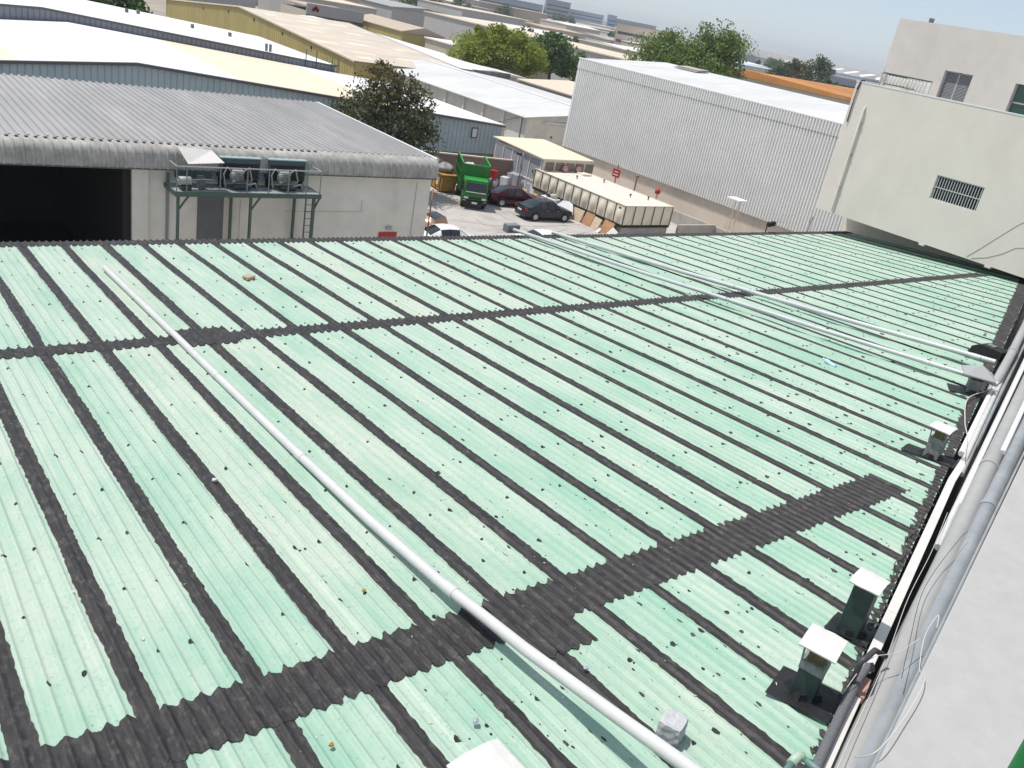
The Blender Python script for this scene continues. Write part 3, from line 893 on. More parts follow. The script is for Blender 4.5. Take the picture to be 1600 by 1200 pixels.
wall_with_holes(42.15, 0.25, 11.5, 26.49, 7.31, 13.87, [(18.35, 20.71, 9.44, 10.58)], 'wall', 'plaster_cream', wing)
MB().box(42.40, 47.5, 26.24, 26.49, 7.31, 13.83).build('side_wall', 'plaster_cream', wing)
MB().box(42.135, 42.43, 11.4, 26.52, 13.872, 13.93).build('parapet_coping', 'white_paint', wing)
MB().box(42.40, 47.5, 11.5, 26.24, 13.10, 13.30).build('roof_slab', 'ledge_white', wing)
MB().box(42.40, 47.5, 11.5, 26.24, 7.33, 7.50).build('soffit', 'plaster_cream', wing)
MB().box(45.2, 45.4, 11.5, 26.45, 4.0, 7.33).build('recessed_wall', 'plaster_cream', wing)
MB().box(45.4, 47.4, 26.0, 26.24, 0.0, 7.33).box(45.4,47.4,11.5,11.8,0,7.33).build('lower_wall', 'plaster_cream', wing)
for y in (20.24, 16.89):
    MB().box(42.14, 42.35, y-0.14, y+0.14, 7.21, 7.31).build('drip_notch', 'plaster_cream', wing)
# barred window
gw = MB().box(42.31, 42.34, 18.3, 20.76, 9.42, 10.60).build('barred_window', 'glass_dark', wing)
MB().box(42.18,42.25,18.35,20.71,9.441,9.48).box(42.18,42.25,18.35,20.71,10.54,10.579).box(42.18,42.25,18.351,18.39,9.48,10.54).box(42.18,42.25,20.67,20.709,9.48,10.54).build('frame', 'bar_white', gw)
for i in range(17):
    y = 18.39+(20.67-18.39)*(i+0.5)/17
    MB().box(42.195,42.225,y-0.014,y+0.014,9.48,10.54).build('bar', 'bar_white', gw)
MB().box(42.17,42.194,18.39,20.67,10.0,10.035).build('cross_bar', 'bar_white', gw)
# rainwater pipe
rp = MB().tube([(42.05,25.50,7.42),(42.05,25.54,12.62),(42.13,25.56,12.79)], 0.057, 12).build('rainwater_pipe', 'plaster_cream', wing, smooth=True, angle=50)
for z in (8.7, 10.4, 12.0): MB().box(42.01,42.148,25.43,25.62,z,z+0.04).build('pipe_clip', 'frame_grey', rp)
MB().tube([(42.09,26.30,13.54),(42.10,26.29,11.9)], 0.03, 8).tube([(42.09,26.30,13.54),(42.15,26.25,13.97),(42.3,26.15,14.0)], 0.045, 8).build('overflow_pipe', 'pipe_black', wing, smooth=True)
for i, pts in enumerate(([(17.9,7.41),(17.4,8.03),(16.9,8.75),(16.3,9.42),(15.7,10.1)], [(17.7,7.41),(17.05,7.65),(16.5,8.03),(16.0,8.46),(15.3,8.7)])):
    MB().tube([(42.14,y+random.uniform(-.05,.05),z) for y, z in pts], 0.010, 5).build('wall_cable', 'frame_grey', wing, smooth=True)
# upper storey
wall_with_holes(45.98, 0.3, 8.6, 27.59, 13.31, 17.28, [(22.69, 24.18, 13.49, 15.20), (18.39, 20.52, 13.49, 15.19)], 'upper_wall', 'plaster_pink', wing)
MB().box(46.28, 56, 27.3, 27.59, 13.31, 17.26).build('upper_side_wall', 'plaster_pink', wing)
MB().box(46.28, 56, 8.6, 27.3, 16.98, 17.18).build('upper_roof_slab', 'ledge_white', wing)
MB().box(46.03, 46.18, 25.8, 26.0, 17.28, 17.49).build('roof_light', 'machine', wing)
lw = MB().box(46.215, 46.24, 22.67, 24.20, 13.47, 15.22).build('louvred_window', 'louvre', wing)
MB().box(46.14,46.21,23.40,23.48,13.49,15.20).box(46.14,46.21,22.691,22.75,13.49,15.20).box(46.14,46.21,24.12,24.179,13.49,15.20).box(46.14,46.21,22.75,24.12,15.14,15.199).build('frame', 'frame_grey', lw)
for i in range(24):
    z = 13.54+i*0.0665
    for (a, b) in ((22.755, 23.395), (23.485, 24.115)):
        MB().obox((46.17,(a+b)/2,z), (0.028,0,-0.022), (0,(b-a)/2,0), (0.004,0,0.005)).build('slat', 'louvre', lw)
gl = MB().box(46.20, 46.23, 18.34, 20.56, 13.47, 15.22).build('green_window', 'glass_green', wing)
MB().box(46.14,46.20,18.39,20.52,14.31,14.37).box(46.14,46.20,20.46,20.519,13.49,15.19).box(46.14,46.20,19.4,19.46,13.49,15.19).build('frame', 'frame_grey', gl)
# balustrade on the terrace
rail = thing('terrace_railing', 'green balustrade with short white balusters on the cream terrace', 'railing', (43.6, 24.9, 13.3))
MB().box(43.55,43.63,23.37,26.06,14.50,14.56).build('top_rail', 'steel_green', rail)
MB().box(43.56,43.62,24.1,26.06,14.00,14.04).build('bottom_rail', 'steel_green', rail)
for i in range(14):
    y = 23.5+i*0.187
    MB().tube([(43.59,y,14.0 if y>24.1 else 13.55),(43.59,y,14.12),(43.59,y,14.26),(43.59,y,14.51)], [0.03,0.05,0.028,0.028], 8).build('baluster', 'white_paint', rail, smooth=True)
MB().box(43.51,43.67,25.82,25.98,13.30,14.5).build('post', 'white_paint', rail)
MB().box(43.54,43.64,23.37,23.47,13.30,14.5).build('post', 'white_paint', rail)
MB().tube([(43.4,25.96,13.3),(43.4,25.98,15.07)], 0.033, 8).build('pole', 'frame_grey', rail, smooth=True)
MB().box(43.4,45.9,26.01,26.06,14.45,14.51).box(43.4,45.9,26.01,26.06,14.0,14.04).build('side_rail', 'steel_green', rail)

# ------------------------------------------------------------------ grey warehouse across the alley
grey = thing('grey_warehouse', 'warehouse with ribbed grey roof and rounded eave above dark open bay', 'warehouse', (12, 40, 0))
RX0, RX1 = -12.0, 23.0
path = [(35.25, 7.02)]
for i in range(0, 9):
    a = PI/2+ (PI/2)*i/8
    path.append((34.93+0.40*math.cos(a), 6.62+0.40*math.sin(a)))
path += [(34.53, 6.45), (34.53, 6.20)]
def rib(u, pitch, w):
    f = (u/pitch) % 1.0
    d = min(f, 1-f)*pitch
    return max(0.0, min(1.0, (w-d)/(w*0.45)))
def ribs_x(pitch, w):
    """x sample positions that catch rib flanks"""
    return [-w, -w*0.55, 0, w*0.55, w]
def ribbed(pathyz, xa, xb, pitch, w, h, invert=False):
    """sheet following a path in (y,z), ribs running along the path, repeated over x"""
    nrm = []
    for i in range(len(pathyz)):
        a, b = pathyz[max(0, i-1)], pathyz[min(len(pathyz)-1, i+1)]
        t = (b[0]-a[0], b[1]-a[1]); l = math.hypot(*t)
        n = (t[1]/l, -t[0]/l)
        if n[1] < -0.2 or (abs(n[1]) <= 0.2 and n[0] > 0): n = (-n[0], -n[1])
        nrm.append(n)
    xs = []
    k0, k1 = math.floor(xa/pitch), math.ceil(xb/pitch)
    for k in range(k0, k1+1):
        c = k*pitch
        for d, hh in ((-w, 0), (-w*0.5, 1), (w*0.5, 1), (w, 0)):
            x = c+d
            if xa <= x <= xb: xs.append((x, hh))
    xs = [(xa, 0)]+xs+[(xb, 0)]
    return MB().grid([[(x, p[0]+n[0]*h*hh, p[1]+n[1]*h*hh) for p, n in zip(pathyz, nrm)] for x, hh in xs])
ribbed([(48.2, 7.10), (42, 7.07), (35.26, 7.02)], RX0, RX1, 0.31, 0.06, 0.075).build('roof', 'roof_grey', grey)
ribbed(path, RX0, RX1, 0.31, 0.06, 0.05).build('curved_eave', 'eave_grey', grey)
MB().prism([(48.2,7.155),(34.9,7.075),(34.9,6.9),(48.2,6.98)], 0, RX1+0.001, RX1+0.16).build('verge_trim', 'white_paint', grey)
fl = MB()
k = 0
x = RX0
while x < 16.9:
    fl.box(x+0.075, x+0.235, 35.10, 35.30, 7.026, 7.05); x += 0.31
stuff(fl.build('eave_foam_gap', 'black', grey))
MB().prism([(34.53,6.20),(34.53,6.62),(34.57,6.77),(34.70,6.93),(35.05,7.0),(35.05,6.20)], 0, RX1+0.001, RX1+0.02).build('eave_end_cap', 'eave_grey', grey)
MB().box(RX0,RX1,34.50,34.60,6.15,6.20).build('eave_trim', 'trim_dark', grey)
MB().box(RX0,RX1,34.6,35.0,6.16,6.18).build('eave_soffit', 'wall_grey', grey)
MB().box(9.9, 23.0, 35.0, 35.2, 0, 6.2).build('front_wall', 'wall_grey', grey)
MB().box(9.3, 9.9, 34.85, 35.2, 0, 6.15).build('bay_jamb', 'wall_grey', grey)
MB().box(22.8, 23.0, 35.2, 48.2, 0, 6.95).build('side_wall', 'wall_grey', grey)
MB().box(9.4, 9.6, 35.2, 48.0, 0, 6.9).box(-12,-11.8,35.2,48,0,6.9).box(-12,22.8,48.0,48.2,0,6.98).build('inner_wall', 'interior_shade', grey)
MB().box(-11.8,9.4,35.25,48,0.006,0.03).build('inner_floor', 'interior_shade', grey)  # dark sheet over the paving, shade of the bay put into its colour
MB().box(-11.8,9.4,36,48,6.7,6.75).build('inner_ceiling', 'interior_shade', grey)
MB().box(9.0, 9.28, 35.0, 35.3, 0, 6.15).build('door_leaf', 'interior_shade', grey)
MB().box(11.87, 12.95, 34.965, 35.0, 1.5, 5.25).build('grey_panel', 'door_grey', grey)
MB().box(15.6,19.4,34.985,35.0,4.42,4.44).box(19.38,19.40,34.985,35.0,4.44,5.0).build('wall_cable', 'frame_grey', grey)
MB().box(10.62,10.72,34.93,35.0,0,5.95).build('downpipe', 'steel_grey', grey)
MB().box(22.2,22.23,34.98,35.0,2.5,5.9).build('wall_joint', 'block_grey', grey)
MB().box(13.65,13.67,34.985,35.0,2.8,4.9).build('wall_joint', 'block_grey', grey)
sg = thing('wall_sign', 'red rectangular sign low on the grey warehouse wall', 'sign', (20.9,34.98,3.2))
MB().box(20.45,21.42,34.95,34.99,2.95,3.45).build('plate', 'red', sg)
MB().box(20.8,21.1,34.90,34.99,3.58,3.74).build('lamp', 'machine_pale', sg)
# platform with condensers
pf = thing('condenser_platform', 'green steel platform with railings and ladder on the grey warehouse wall', 'platform', (13.6, 34, 0))
PX0, PX1, PY0, PY1, PZ = 10.55, 16.55, 33.55, 34.93, 5.58
MB().box(PX0,PX1,PY0,PY1,PZ-0.05,PZ).build('deck', 'galv', pf)
MB().box(PX0,PX1,PY0-0.05,PY0-0.001,PZ-0.18,PZ+0.01).box(PX0-0.05,PX0-0.001,PY0-0.05,PY1,PZ-0.18,PZ+0.01).box(PX1+0.001,PX1+0.05,PY0-0.05,PY1,PZ-0.18,PZ+0.01).build('edge_beam', 'steel_green', pf)
for x in (PX0+0.1, 13.55, PX1-0.25):
    MB().box(x-0.05,x+0.05,PY0+0.0,PY0+0.1,0,PZ-0.051).build('leg', 'steel_green', pf)
    MB().bar((x,PY0+0.05,PZ-0.75),(x+(0.45 if x<16 else 0.3),PY0+0.05,PZ-0.1),0.06).build('brace', 'steel_green', pf)
for x in (13.2, 16.0):
    MB().box(x-0.05,x+0.05,PY1-0.15,PY1-0.05,0,PZ-0.051).build('leg', 'steel_green', pf)
for x in (PX0+0.02, 10.95, 12.25, 13.35, 14.25, 15.1, 15.9, PX1-0.02):
    MB().tube([(x,PY0,PZ),(x,PY0,PZ+0.98)], 0.022, 6).build('rail_post', 'steel_grey', pf)
for x in (PX0+0.02, PX1-0.02):
    MB().tube([(x,PY1-0.1,PZ),(x,PY1-0.1,PZ+0.98)], 0.022, 6).build('rail_post', 'steel_grey', pf)
    MB().tube([(x,PY0,PZ+0.98),(x,PY1-0.1,PZ+0.98)], 0.024, 6).build('hand_rail', 'galv', pf)
MB().tube([(PX0,PY0,PZ+0.98),(PX1,PY0,PZ+0.98)], 0.026, 6).build('hand_rail', 'galv', pf)
lad = MB().box(15.95,16.0,33.62,33.67,0,5.5).box(16.36,16.41,33.62,33.67,0,5.5).build('ladder', 'steel_green', pf)
for i in range(18): MB().tube([(16.0,33.645,0.3+i*0.3),(16.36,33.645,0.3+i*0.3)], 0.014, 6).build('rung', 'steel_green', lad)
def condenser(label, x, y, w=1.6):
    t = thing('condenser_unit', label, 'condenser', (x, y, PZ), 0, 'condensers on the platform')
    MB().box(0,w,0.55,1.1,0.35,1.20).build('coil_box', 'unit_teal', t, local=True, bevel=0.01)
    MB().box(-0.05,w+0.05,0.5,1.12,1.201,1.24).build('top_panel', 'unit_top', t, local=True)
    MB().box(0.05,0.12,0.6,1.05,0,0.35).build('foot', 'black', t, local=True); MB().box(w-0.12,w-0.05,0.6,1.05,0,0.35).build('foot', 'black', t, local=True)
    MB().box(0.06,w-0.06,0.53,0.549,0.38,1.0).build('coil_grille', 'black', t, local=True)
    MB().lathe([(0.05,-.3),(0.19,-.26),(0.21,-.1),(0.21,.12),(0.17,.22),(0.05,.25)], (0.55,0.28,0.52), 'x', 14).build('compressor', 'machine', t, local=True, smooth=True)
    MB().box(0.35,0.80,0.16,0.42,0.68,0.80).box(0.30,0.42,0.10,0.3,0.35,0.72).build('cylinder_head', 'machine_pale', t, local=True, bevel=0.02)
    MB().lathe([(0.03,-.35),(0.11,-.33),(0.11,.33),(0.03,.35)], (0.75,0.25,0.14), 'x', 12).build('receiver', 'dark_steel', t, local=True, smooth=True)
    MB().tube([(0.35,0.28,0.7),(0.15,0.3,0.9),(0.05,0.4,0.6),(0.1,0.3,0.1)],0.03,6).tube([(0.8,0.25,0.75),(1.05,0.3,0.9),(1.2,0.35,0.4),(1.1,0.28,0.1)],0.03,6).tube([(0.9,0.2,0.2),(1.3,0.22,0.3),(1.4,0.3,0.05)],0.04,6).build('pipework', 'machine_pale', t, local=True, smooth=True)
    return t
condenser('dark teal condenser unit in the middle of the steel platform', 12.55, 33.75)
condenser('dark teal condenser unit at the ladder end of the steel platform', 14.55, 33.75)
t = thing('compressor', 'small pale compressor at the left end of the steel platform', 'compressor', (11.0, 33.85, PZ))
MB().lathe([(0.05,-.3),(0.17,-.26),(0.17,.2),(0.05,.24)], (0,0,0.36), 'x', 12).build('body', 'machine_pale', t, local=True, smooth=True)
MB().box(-0.2,0.2,-0.15,0.15,0,0.18).build('base', 'dark_steel', t, local=True)
MB().tube([(0.2,0,0.4),(0.7,0.05,0.42),(1.1,0.1,0.4)],0.025,6).build('pipework', 'galv', t, local=True)
MB().box(0.55,0.8,0.1,0.35,0.02,0.5).build('control_box', 'door_grey', t, local=True)
t = thing('loose_sheet', 'loose off white sheet tilted over the left end of the platform', 'sheet', (11.6,33.9,6.9))
o = MB().add([(11.05,33.75,6.62),(12.45,33.72,6.72),(12.2,34.5,7.02),(10.85,34.45,7.12)], [(0,1,2,3)]).build('sheet', 'white_board', t)
o.modifiers.new('t','SOLIDIFY').thickness = 0.02
t = thing('duct_unit', 'dark duct box hanging behind the loose off white sheet', 'duct', (11.5,34.6,6.2))
MB().box(10.9,12.3,34.62,34.9,PZ+0.25,6.25).build('box', 'unit_teal', t)
t = thing('alley_pole', 'thin dark pole standing at the grey warehouse corner', 'pole', (23.9,36.1,0))
MB().tube([(23.9,36.1,0),(23.9,36.1,5.3)],0.04,8).build('shaft','rusty',t,smooth=True)

# ------------------------------------------------------------------ blue-clad building behind (B) and the one behind it (C)
def facade_gable(t, y, pts, zb, pitch, gw, gd, m, name='cladding'):
    """clad gable wall facing -Y with vertical grooves; pts = top outline [(x,z)...]"""
    g = MB()
    xa, xb = pts[0][0], pts[-1][0]
    def top(x): return float(np.interp(x, [p[0] for p in pts], [p[1] for p in pts]))
    xs = []
    k = math.ceil(xa/pitch)
    xs.append((xa, 0))
    while k*pitch < xb:
        c = k*pitch
        for d, dd in ((-gw, 0), (-gw*0.4, gd), (gw*0.4, gd), (gw, 0)):
            if xa < c+d < xb: xs.append((c+d, dd))
        k += 1
    xs.append((xb, 0))
    g.grid([[(x, y+d, zb), (x, y+d, top(x))] for x, d in xs])
    return g.build(name, m, t)
B = thing('blue_warehouse', 'low warehouse with pale blue cladding and white roof with cream stripes', 'warehouse', (30, 72, 0))
BP = [(-14, 3.6), (17.1, 6.36), (48.0, 4.35)]
def ztop(P, x): return float(np.interp(x, [p[0] for p in P], [p[1] for p in P]))
facade_gable(B, 63.0, BP, 1.75, 0.42, 0.05, 0.05, 'clad_blue')
MB().box(-14,47.95,63.05,63.25,0,1.75).build('plinth','wall_brown',B)
MB().box(41.0,44.5,62.99,63.05,0.9,1.5).build('plinth_vent','black',B)
MB().box(47.8,48.0,63.1,83,0,4.3).build('side_wall','clad_blue',B)
MB().prism([(-14,3.6),(17.1,6.36),(48.3,4.33),(48.3,4.16),(17.1,6.18),(-14,3.42)],1,62.82,62.96).build('verge_trim','trim_dark',B)
stripes = [(-14,-2,'roof_white'),(-2,10.2,'roof_cream'),(10.2,17.1,'roof_white'),(17.1,24.2,'roof_white'),(24.2,37.0,'roof_cream'),(37.0,48.3,'roof_white')]
for a, b, m in stripes:
    MB().add([(a,62.9,ztop(BP,a)+0.03),(b,62.9,ztop(BP,b)+0.03),(b,83.0,ztop(BP,b)+0.03),(a,83.0,ztop(BP,a)+0.03),
              (a,62.9,ztop(BP,a)-0.05),(b,62.9,ztop(BP,b)-0.05),(b,83.0,ztop(BP,b)-0.05),(a,83.0,ztop(BP,a)-0.05)],
             [(0,1,2,3),(7,6,5,4),(0,4,5,1),(1,5,6,2),(2,6,7,3),(3,7,4,0)]).build('roof_panel', m, B)
wb = MB().box(44.75,45.45,62.94,63.0,3.05,3.95).build('window','trim_dark',B)
MB().box(44.87,45.33,62.92,62.939,3.15,3.85).build('pane','sign_white',wb)
C = thing('long_warehouse', 'white roofed warehouse with dark grey gable strip behind the striped roof', 'warehouse', (25, 92, 0))
CP = [(-14, 5.6), (15.3, 7.24), (41.5, 5.45)]
facade_gable(C, 83.3, CP, 0, 0.42, 0.05, 0.05, 'clad_blue_dark')
MB().prism([(-14,5.62),(15.3,7.26),(41.6,5.47),(41.6,5.30),(15.3,7.08),(-14,5.44)],1,83.15,83.28).build('verge_trim','trim_dark',C)
for a, b in ((-14,15.3),(15.3,28),(28,41.6)):
    MB().add([(a,83.2,ztop(CP,a)+0.03),(b,83.2,ztop(CP,b)+0.03),(b,103.4,ztop(CP,b)+0.03),(a,103.4,ztop(CP,a)+0.03),
              (a,83.2,ztop(CP,a)-0.05),(b,83.2,ztop(CP,b)-0.05),(b,103.4,ztop(CP,b)-0.05),(a,103.4,ztop(CP,a)-0.05)],
             [(0,1,2,3),(7,6,5,4),(0,4,5,1),(1,5,6,2),(2,6,7,3),(3,7,4,0)]).build('roof_panel','roof_white',C)
MB().box(41.3,41.5,83.4,103.4,0,5.4).build('side_wall','clad_blue_dark',C)
for (x, y) in ((25.5,97.5),(27.0,99),(31.0,94.5),(34.5,93.5)):
    z = ztop(CP,x)+0.02
    MB().box(x-.14,x+.14,y-.14,y+.14,z,z+0.4).build('roof_cowl','machine',C)
for x in (34.6,35.0): MB().box(x-.1,x+.1,84.0,84.2,ztop(CP,x),ztop(CP,x)+0.7).build('roof_cowl','machine',C)
t = thing('ladder_frame', 'dark metal ladder frame at the end of the grey gable strip', 'ladder', (40.3,83.0,4.2))
for x in (38.2,39.3,41.0,41.7): MB().box(x-.03,x+.03,82.95,83.05,4.2,6.7 if x<41 else 6.2).build('upright','dark_steel',t)
for z in (4.9,5.5): MB().box(39.3,41.7,82.97,83.03,z,z+.06).build('rung','dark_steel',t)
# tin roofs and trees left, between C and the yellow building
t = thing('tin_shed', 'dark rusty tin roof at the top left edge below the trees', 'shed', (34,112,0))
MB().box(26,41,107,118,0,4.6).build('wall','wall_brown',t)
MB().prism([(25.5,4.6),(41.5,3.9),(41.5,4.1),(25.5,4.95)],1,106.5,118.5).build('roof','roof_dark',t)
t = thing('tin_shed', 'low white walled lean to under the yellow warehouse wall', 'shed', (47,110,0))
MB().box(43.5,50,107,111,0,3.1).build('wall','wall_white',t)
MB().prism([(43.2,3.3),(50.4,2.9),(50.4,3.0),(43.2,3.42)],1,106.6,111.4).build('roof','roof_dark',t)
for x in (44.4,45.6,47.2,48.6): MB().box(x,x+.55,106.95,107,.8,2.4).build('opening','black',t)

# ------------------------------------------------------------------ yellow warehouse
D = thing('yellow_warehouse', 'yellow clad warehouse with patched tan roof at the upper left', 'warehouse', (64,145,0))
DP = [(105,3.98),(145.2,5.93),(183,3.0)]
g = MB(); ys = []
y = 105.0; n = 0
rows = [(105.0,0)]
while y < 182.5:
    for d, dd in ((0.28,0),(0.34,-.05),(0.52,-.05),(0.58,0)):
        rows.append((y+d, dd))
    y += 0.75
rows.append((183.0,0))
g.grid([[(55.0+d,y,0),(55.0+d,y,ztop(DP,y))] for y, d in rows]).build('cladding','clad_yellow',D)
MB().box(55.05,74,105,105.2,0,3.9).build('front_wall','clad_yellow',D)
MB().box(73.8,74,105.2,183,0,3.9).build('side_wall','clad_yellow',D)
MB().add([(54.8,104.7,3.99),(74.2,104.7,3.99),(74.2,145.2,5.97),(54.8,145.2,5.97),(74.2,183.3,3.04),(54.8,183.3,3.04)],[(0,1,2,3),(3,2,4,5)]).build('roof','roof_tan',D)
MB().add([(54.75,104.7,4.03),(54.75,145.2,6.01),(54.75,183.3,3.08),(54.75,104.7,3.8),(54.75,145.2,5.78),(54.75,183.3,2.85),(55.0,104.7,4.03),(55.0,145.2,6.01),(55.0,183.3,3.08)],[(0,1,4,3),(1,2,5,4),(0,6,7,1),(1,7,8,2)]).build('verge_trim','roof_cream',D)
MB().add([(74.05,104.7,4.05),(74.05,145.2,6.03),(74.05,183.3,3.1),(74.4,104.7,4.05),(74.4,145.2,6.03),(74.4,183.3,3.1)],[(0,3,4,1),(1,4,5,2)]).build('rear_trim','trim_dark',D)
for y in (118,128,139,150,162): MB().box(54.9,55.0,y-.15,y+.15,ztop(DP,y)-1.15,ztop(DP,y)-.75).build('wall_lamp','black',D)
for (x,y) in ((58,108),(60,112),(57,118),(63,120),(66,111),(60,128),(68,131),(63,137),(58,140),(70,120),(66,142),(69,139)):
    z = ztop(DP,y)+0.03
    w, l = random.uniform(.8,1.9), random.uniform(.6,1.2)
    sl = (ztop(DP,y+l)-ztop(DP,y-l))/(2*l)
    MB().add([(x-w,y-l,z-sl*l+.01),(x+w,y-l,z-sl*l+.01),(x+w,y+l,z+sl*l+.01),(x-w,y+l,z+sl*l+.01)],[(0,1,2,3)]).build('roof_patch','roof_cream',D)
def simple_bldg(name,label,x0,x1,y0,y1,h,roof,wall,rise=0.0,axis='y',group=None,cat='warehouse',over=0.3):
    t = thing(name,label,cat,((x0+x1)/2,(y0+y1)/2,0),0,group)
    MB().box(x0,x1,y0,y1,0,h).build('wall',wall,t)
    X0_,X1_,Y0_,Y1_ = x0-over,x1+over,y0-over,y1+over
    if rise:
        if axis=='y':
            xm=(x0+x1)/2; P=[(X0_,h+.02),(xm,h+rise),(X1_,h+.02),(X1_,h-.15),(X0_,h-.15)]
            MB().prism(P,1,Y0_,Y1_).build('roof',roof,t)
        else:
            ym=(y0+y1)/2; P=[(Y0_,h+.02),(ym,h+rise),(Y1_,h+.02),(Y1_,h-.15),(Y0_,h-.15)]
            MB().prism(P,0,X0_,X1_).build('roof',roof,t)
    else:
        MB().box(X0_,X1_,Y0_,Y1_,h+.002,h+.25).build('roof',roof,t)
    return t
simple_bldg('white_roof_hall','long white roof running along the dark edge of the tan roof',75.6,88,112,176,3.9,'roof_white','wall_white',0.5)

# ------------------------------------------------------------------ white warehouse with pilasters (E)
E_ = thing('white_warehouse', 'white warehouse with pilastered side wall and worn white roof', 'warehouse', (70,92,0))
EP = [(60.0,3.55),(70.0,4.55),(82.0,3.6)]
MB().box(60.0,60.25,74.6,112,0,3.5).build('side_wall','wall_white',E_)
MB().prism([(60.25,0),(82,0),(82,3.55),(70,4.5),(60.25,3.55)],1,74.6,74.85).build('gable_wall','wall_grey',E_)
MB().box(81.75,82,74.85,112,0,3.5).build('rear_wall','wall_white',E_)
for y in (78.6,82.6,86.6,90.6,94.6,98.6,102.6): MB().box(59.75,59.999,y-.16,y+.16,0,3.35).build('pilaster','wall_white',E_)
for a,b in zip(EP[:-1],EP[1:]):
    x0_ = a[0]-(0.55 if a[0]==60 else 0); x1_=b[0]+(0.4 if b[0]==82 else 0)
    z0_ = a[1]-(0.055 if a[0]==60 else 0); z1_=b[1]
    MB().add([(x0_,74.2,z0_+.04),(x1_,74.2,z1_+.04),(x1_,112,z1_+.04),(x0_,112,z0_+.04),(x0_,74.2,z0_-.06),(x1_,74.2,z1_-.06),(x1_,112,z1_-.06),(x0_,112,z0_-.06)],
             [(0,1,2,3),(7,6,5,4),(0,4,5,1),(1,5,6,2),(2,6,7,3),(3,7,4,0)]).build('roof_slope','roof_white_worn',E_)
MB().box(69.7,70.3,74.15,112.05,4.595,4.64).build('ridge_cap','roof_white',E_)
MB().tube([(59.6,74.9,3.4),(59.6,74.9,0)],0.07,8).build('downpipe','trim_dark',E_)
MB().bar((59.7,79.5,1.9),(59.9,75.0,3.6),0.06).build('stay','steel_grey',E_)
MB().box(62.3,66.5,74.3,74.6,3.05,3.2).box(64.2,66.5,74.4,74.6,3.42,3.52).build('service_duct','tin_white',E_)
MB().lathe([(0.14,74.52),(0.14,74.6)],(63.8,0,1.6),'y',10).build('wall_vent','machine',E_)
for (x,y,l) in ((76,108.5,3),(79,109,4),(73,107.5,2)): 
    t=tag(MB().box(x,x+l,y,y+0.5,3.75+.0,4.45).build('roof_timber','roof_dark'),'dark timber offcut on the white roof below the bright green tree','timber','timber offcuts on the white roof')

# ------------------------------------------------------------------ tall white corrugated warehouse (F)
Fw = thing('corrugated_warehouse', 'tall windowless warehouse of white vertical corrugated cladding', 'warehouse', (65,50,0))
rows = []
y = 22.0
while y < 65.5:
    for d, dd in ((0.0,0),(0.03,-.11),(0.15,-.11),(0.18,0)):
        rows.append((y+d,dd))
    y += 0.27
rows.append((65.9,0))
MB().grid([[(58.0+d,y,2.42),(58.0+d,y,9.75)] for y,d in rows]).build('cladding','clad_white',Fw)
MB().grid([[(57.975+d,y,9.76),(57.975+d,y,10.66)] for y,d in rows]).build('upper_cladding','clad_white',Fw)
MB().box(57.90,57.97,22,65.9,9.73,9.76).build('cladding_joint','steel_grey',Fw)
MB().box(58.0,58.3,22,65.95,10.66,10.74).box(57.9,58.0,22,65.95,10.661,10.739).build('parapet_trim','white_paint',Fw)
MB().box(58.16,58.4,22,65.6,0,2.45).build('plinth','wall_beige',Fw)
MB().box(57.96,58.16,22,65.9,2.36,2.42).build('cladding_sill','wall_beige',Fw)
MB().prism([(58.02,0),(58.02,10.6),(69.8,11.4),(81.6,10.6),(81.6,0)],1,65.7,65.9).build('gable_wall','clad_white',Fw)
MB().box(81.4,81.6,22,65.7,0,10.6).build('rear_wall','clad_white',Fw)
for xa,za,xb,zb in ((58.301,10.70,69.8,11.52),(69.8,11.52,81.7,10.70)):
    MB().add([(xa,22,za),(xb,22,zb),(xb,65.95,zb),(xa,65.95,za),(xa,22,za-.1),(xb,22,zb-.1),(xb,65.95,zb-.1),(xa,65.95,za-.1)],
      [(0,1,2,3),(7,6,5,4),(0,4,5,1),(1,5,6,2),(2,6,7,3),(3,7,4,0)]).build('roof_slope','roof_white_worn' if xa<60 else 'roof_white',Fw)
t = thing('roof_panel_stack', 'grey loose sheet lying on the white corrugated warehouse roof', 'sheet', (68,62,11.4))
MB().obox((68.0,60.7,11.50),(0.9,0,0.06),(0,1.5,0),(0,0,.05)).obox((68.05,60.6,11.62),(0.8,0.05,0.055),(-.05,1.4,0),(0,0,.03)).build('sheet','block_grey',t)
# boundary things in front of F
bw = thing('boundary_wall', 'low beige boundary wall behind the green truck', 'wall', (42,59.6,0))
MB().obox((42.0,59.35,1.1),(5.7,-1.25,0),(0.022,0.10,0),(0,0,1.1)).build('wall','wall_brown',bw)
MB().obox((42.0,59.35,2.25),(5.75,-1.26,0),(0.03,0.14,0),(0,0,.05)).build('coping','wall_beige',bw)
bw2 = thing('boundary_wall', 'low block wall running from the tank corner to the green roof', 'wall', (55,38,0))
MB().box(56.0,56.2,22,52,0,1.0).build('wall','block_grey',bw2)
MB().box(51.6,56.0,43.4,43.6,0,1.15).build('wall','block_grey',bw2)
bs = thing('notice_sign', 'small red notice sign standing behind the water tank', 'sign', (55.5,55.2,0))
MB().box(55.47,55.53,54.75,55.65,1.95,2.65).build('board','red',bs)
MB().box(55.455,55.469,54.9,55.5,2.12,2.2).build('text_line','sign_white',bs); MB().box(55.455,55.469,54.95,55.45,2.38,2.45).build('text_line','sign_white',bs)
MB().box(55.53,55.6,55.15,55.25,0,3.05).build('post','steel_grey',bs)
t = thing('pipe_stand','brown vent pipe behind the water tank','pipe',(55.5,52.6,0))
MB().tube([(55.5,52.6,0),(55.5,52.6,2.7)],0.07,8).build('pipe_run','wall_brown',t); MB().tube([(55.5,52.45,2.7),(55.5,52.75,2.7)],0.11,8).build('head','wall_brown',t)
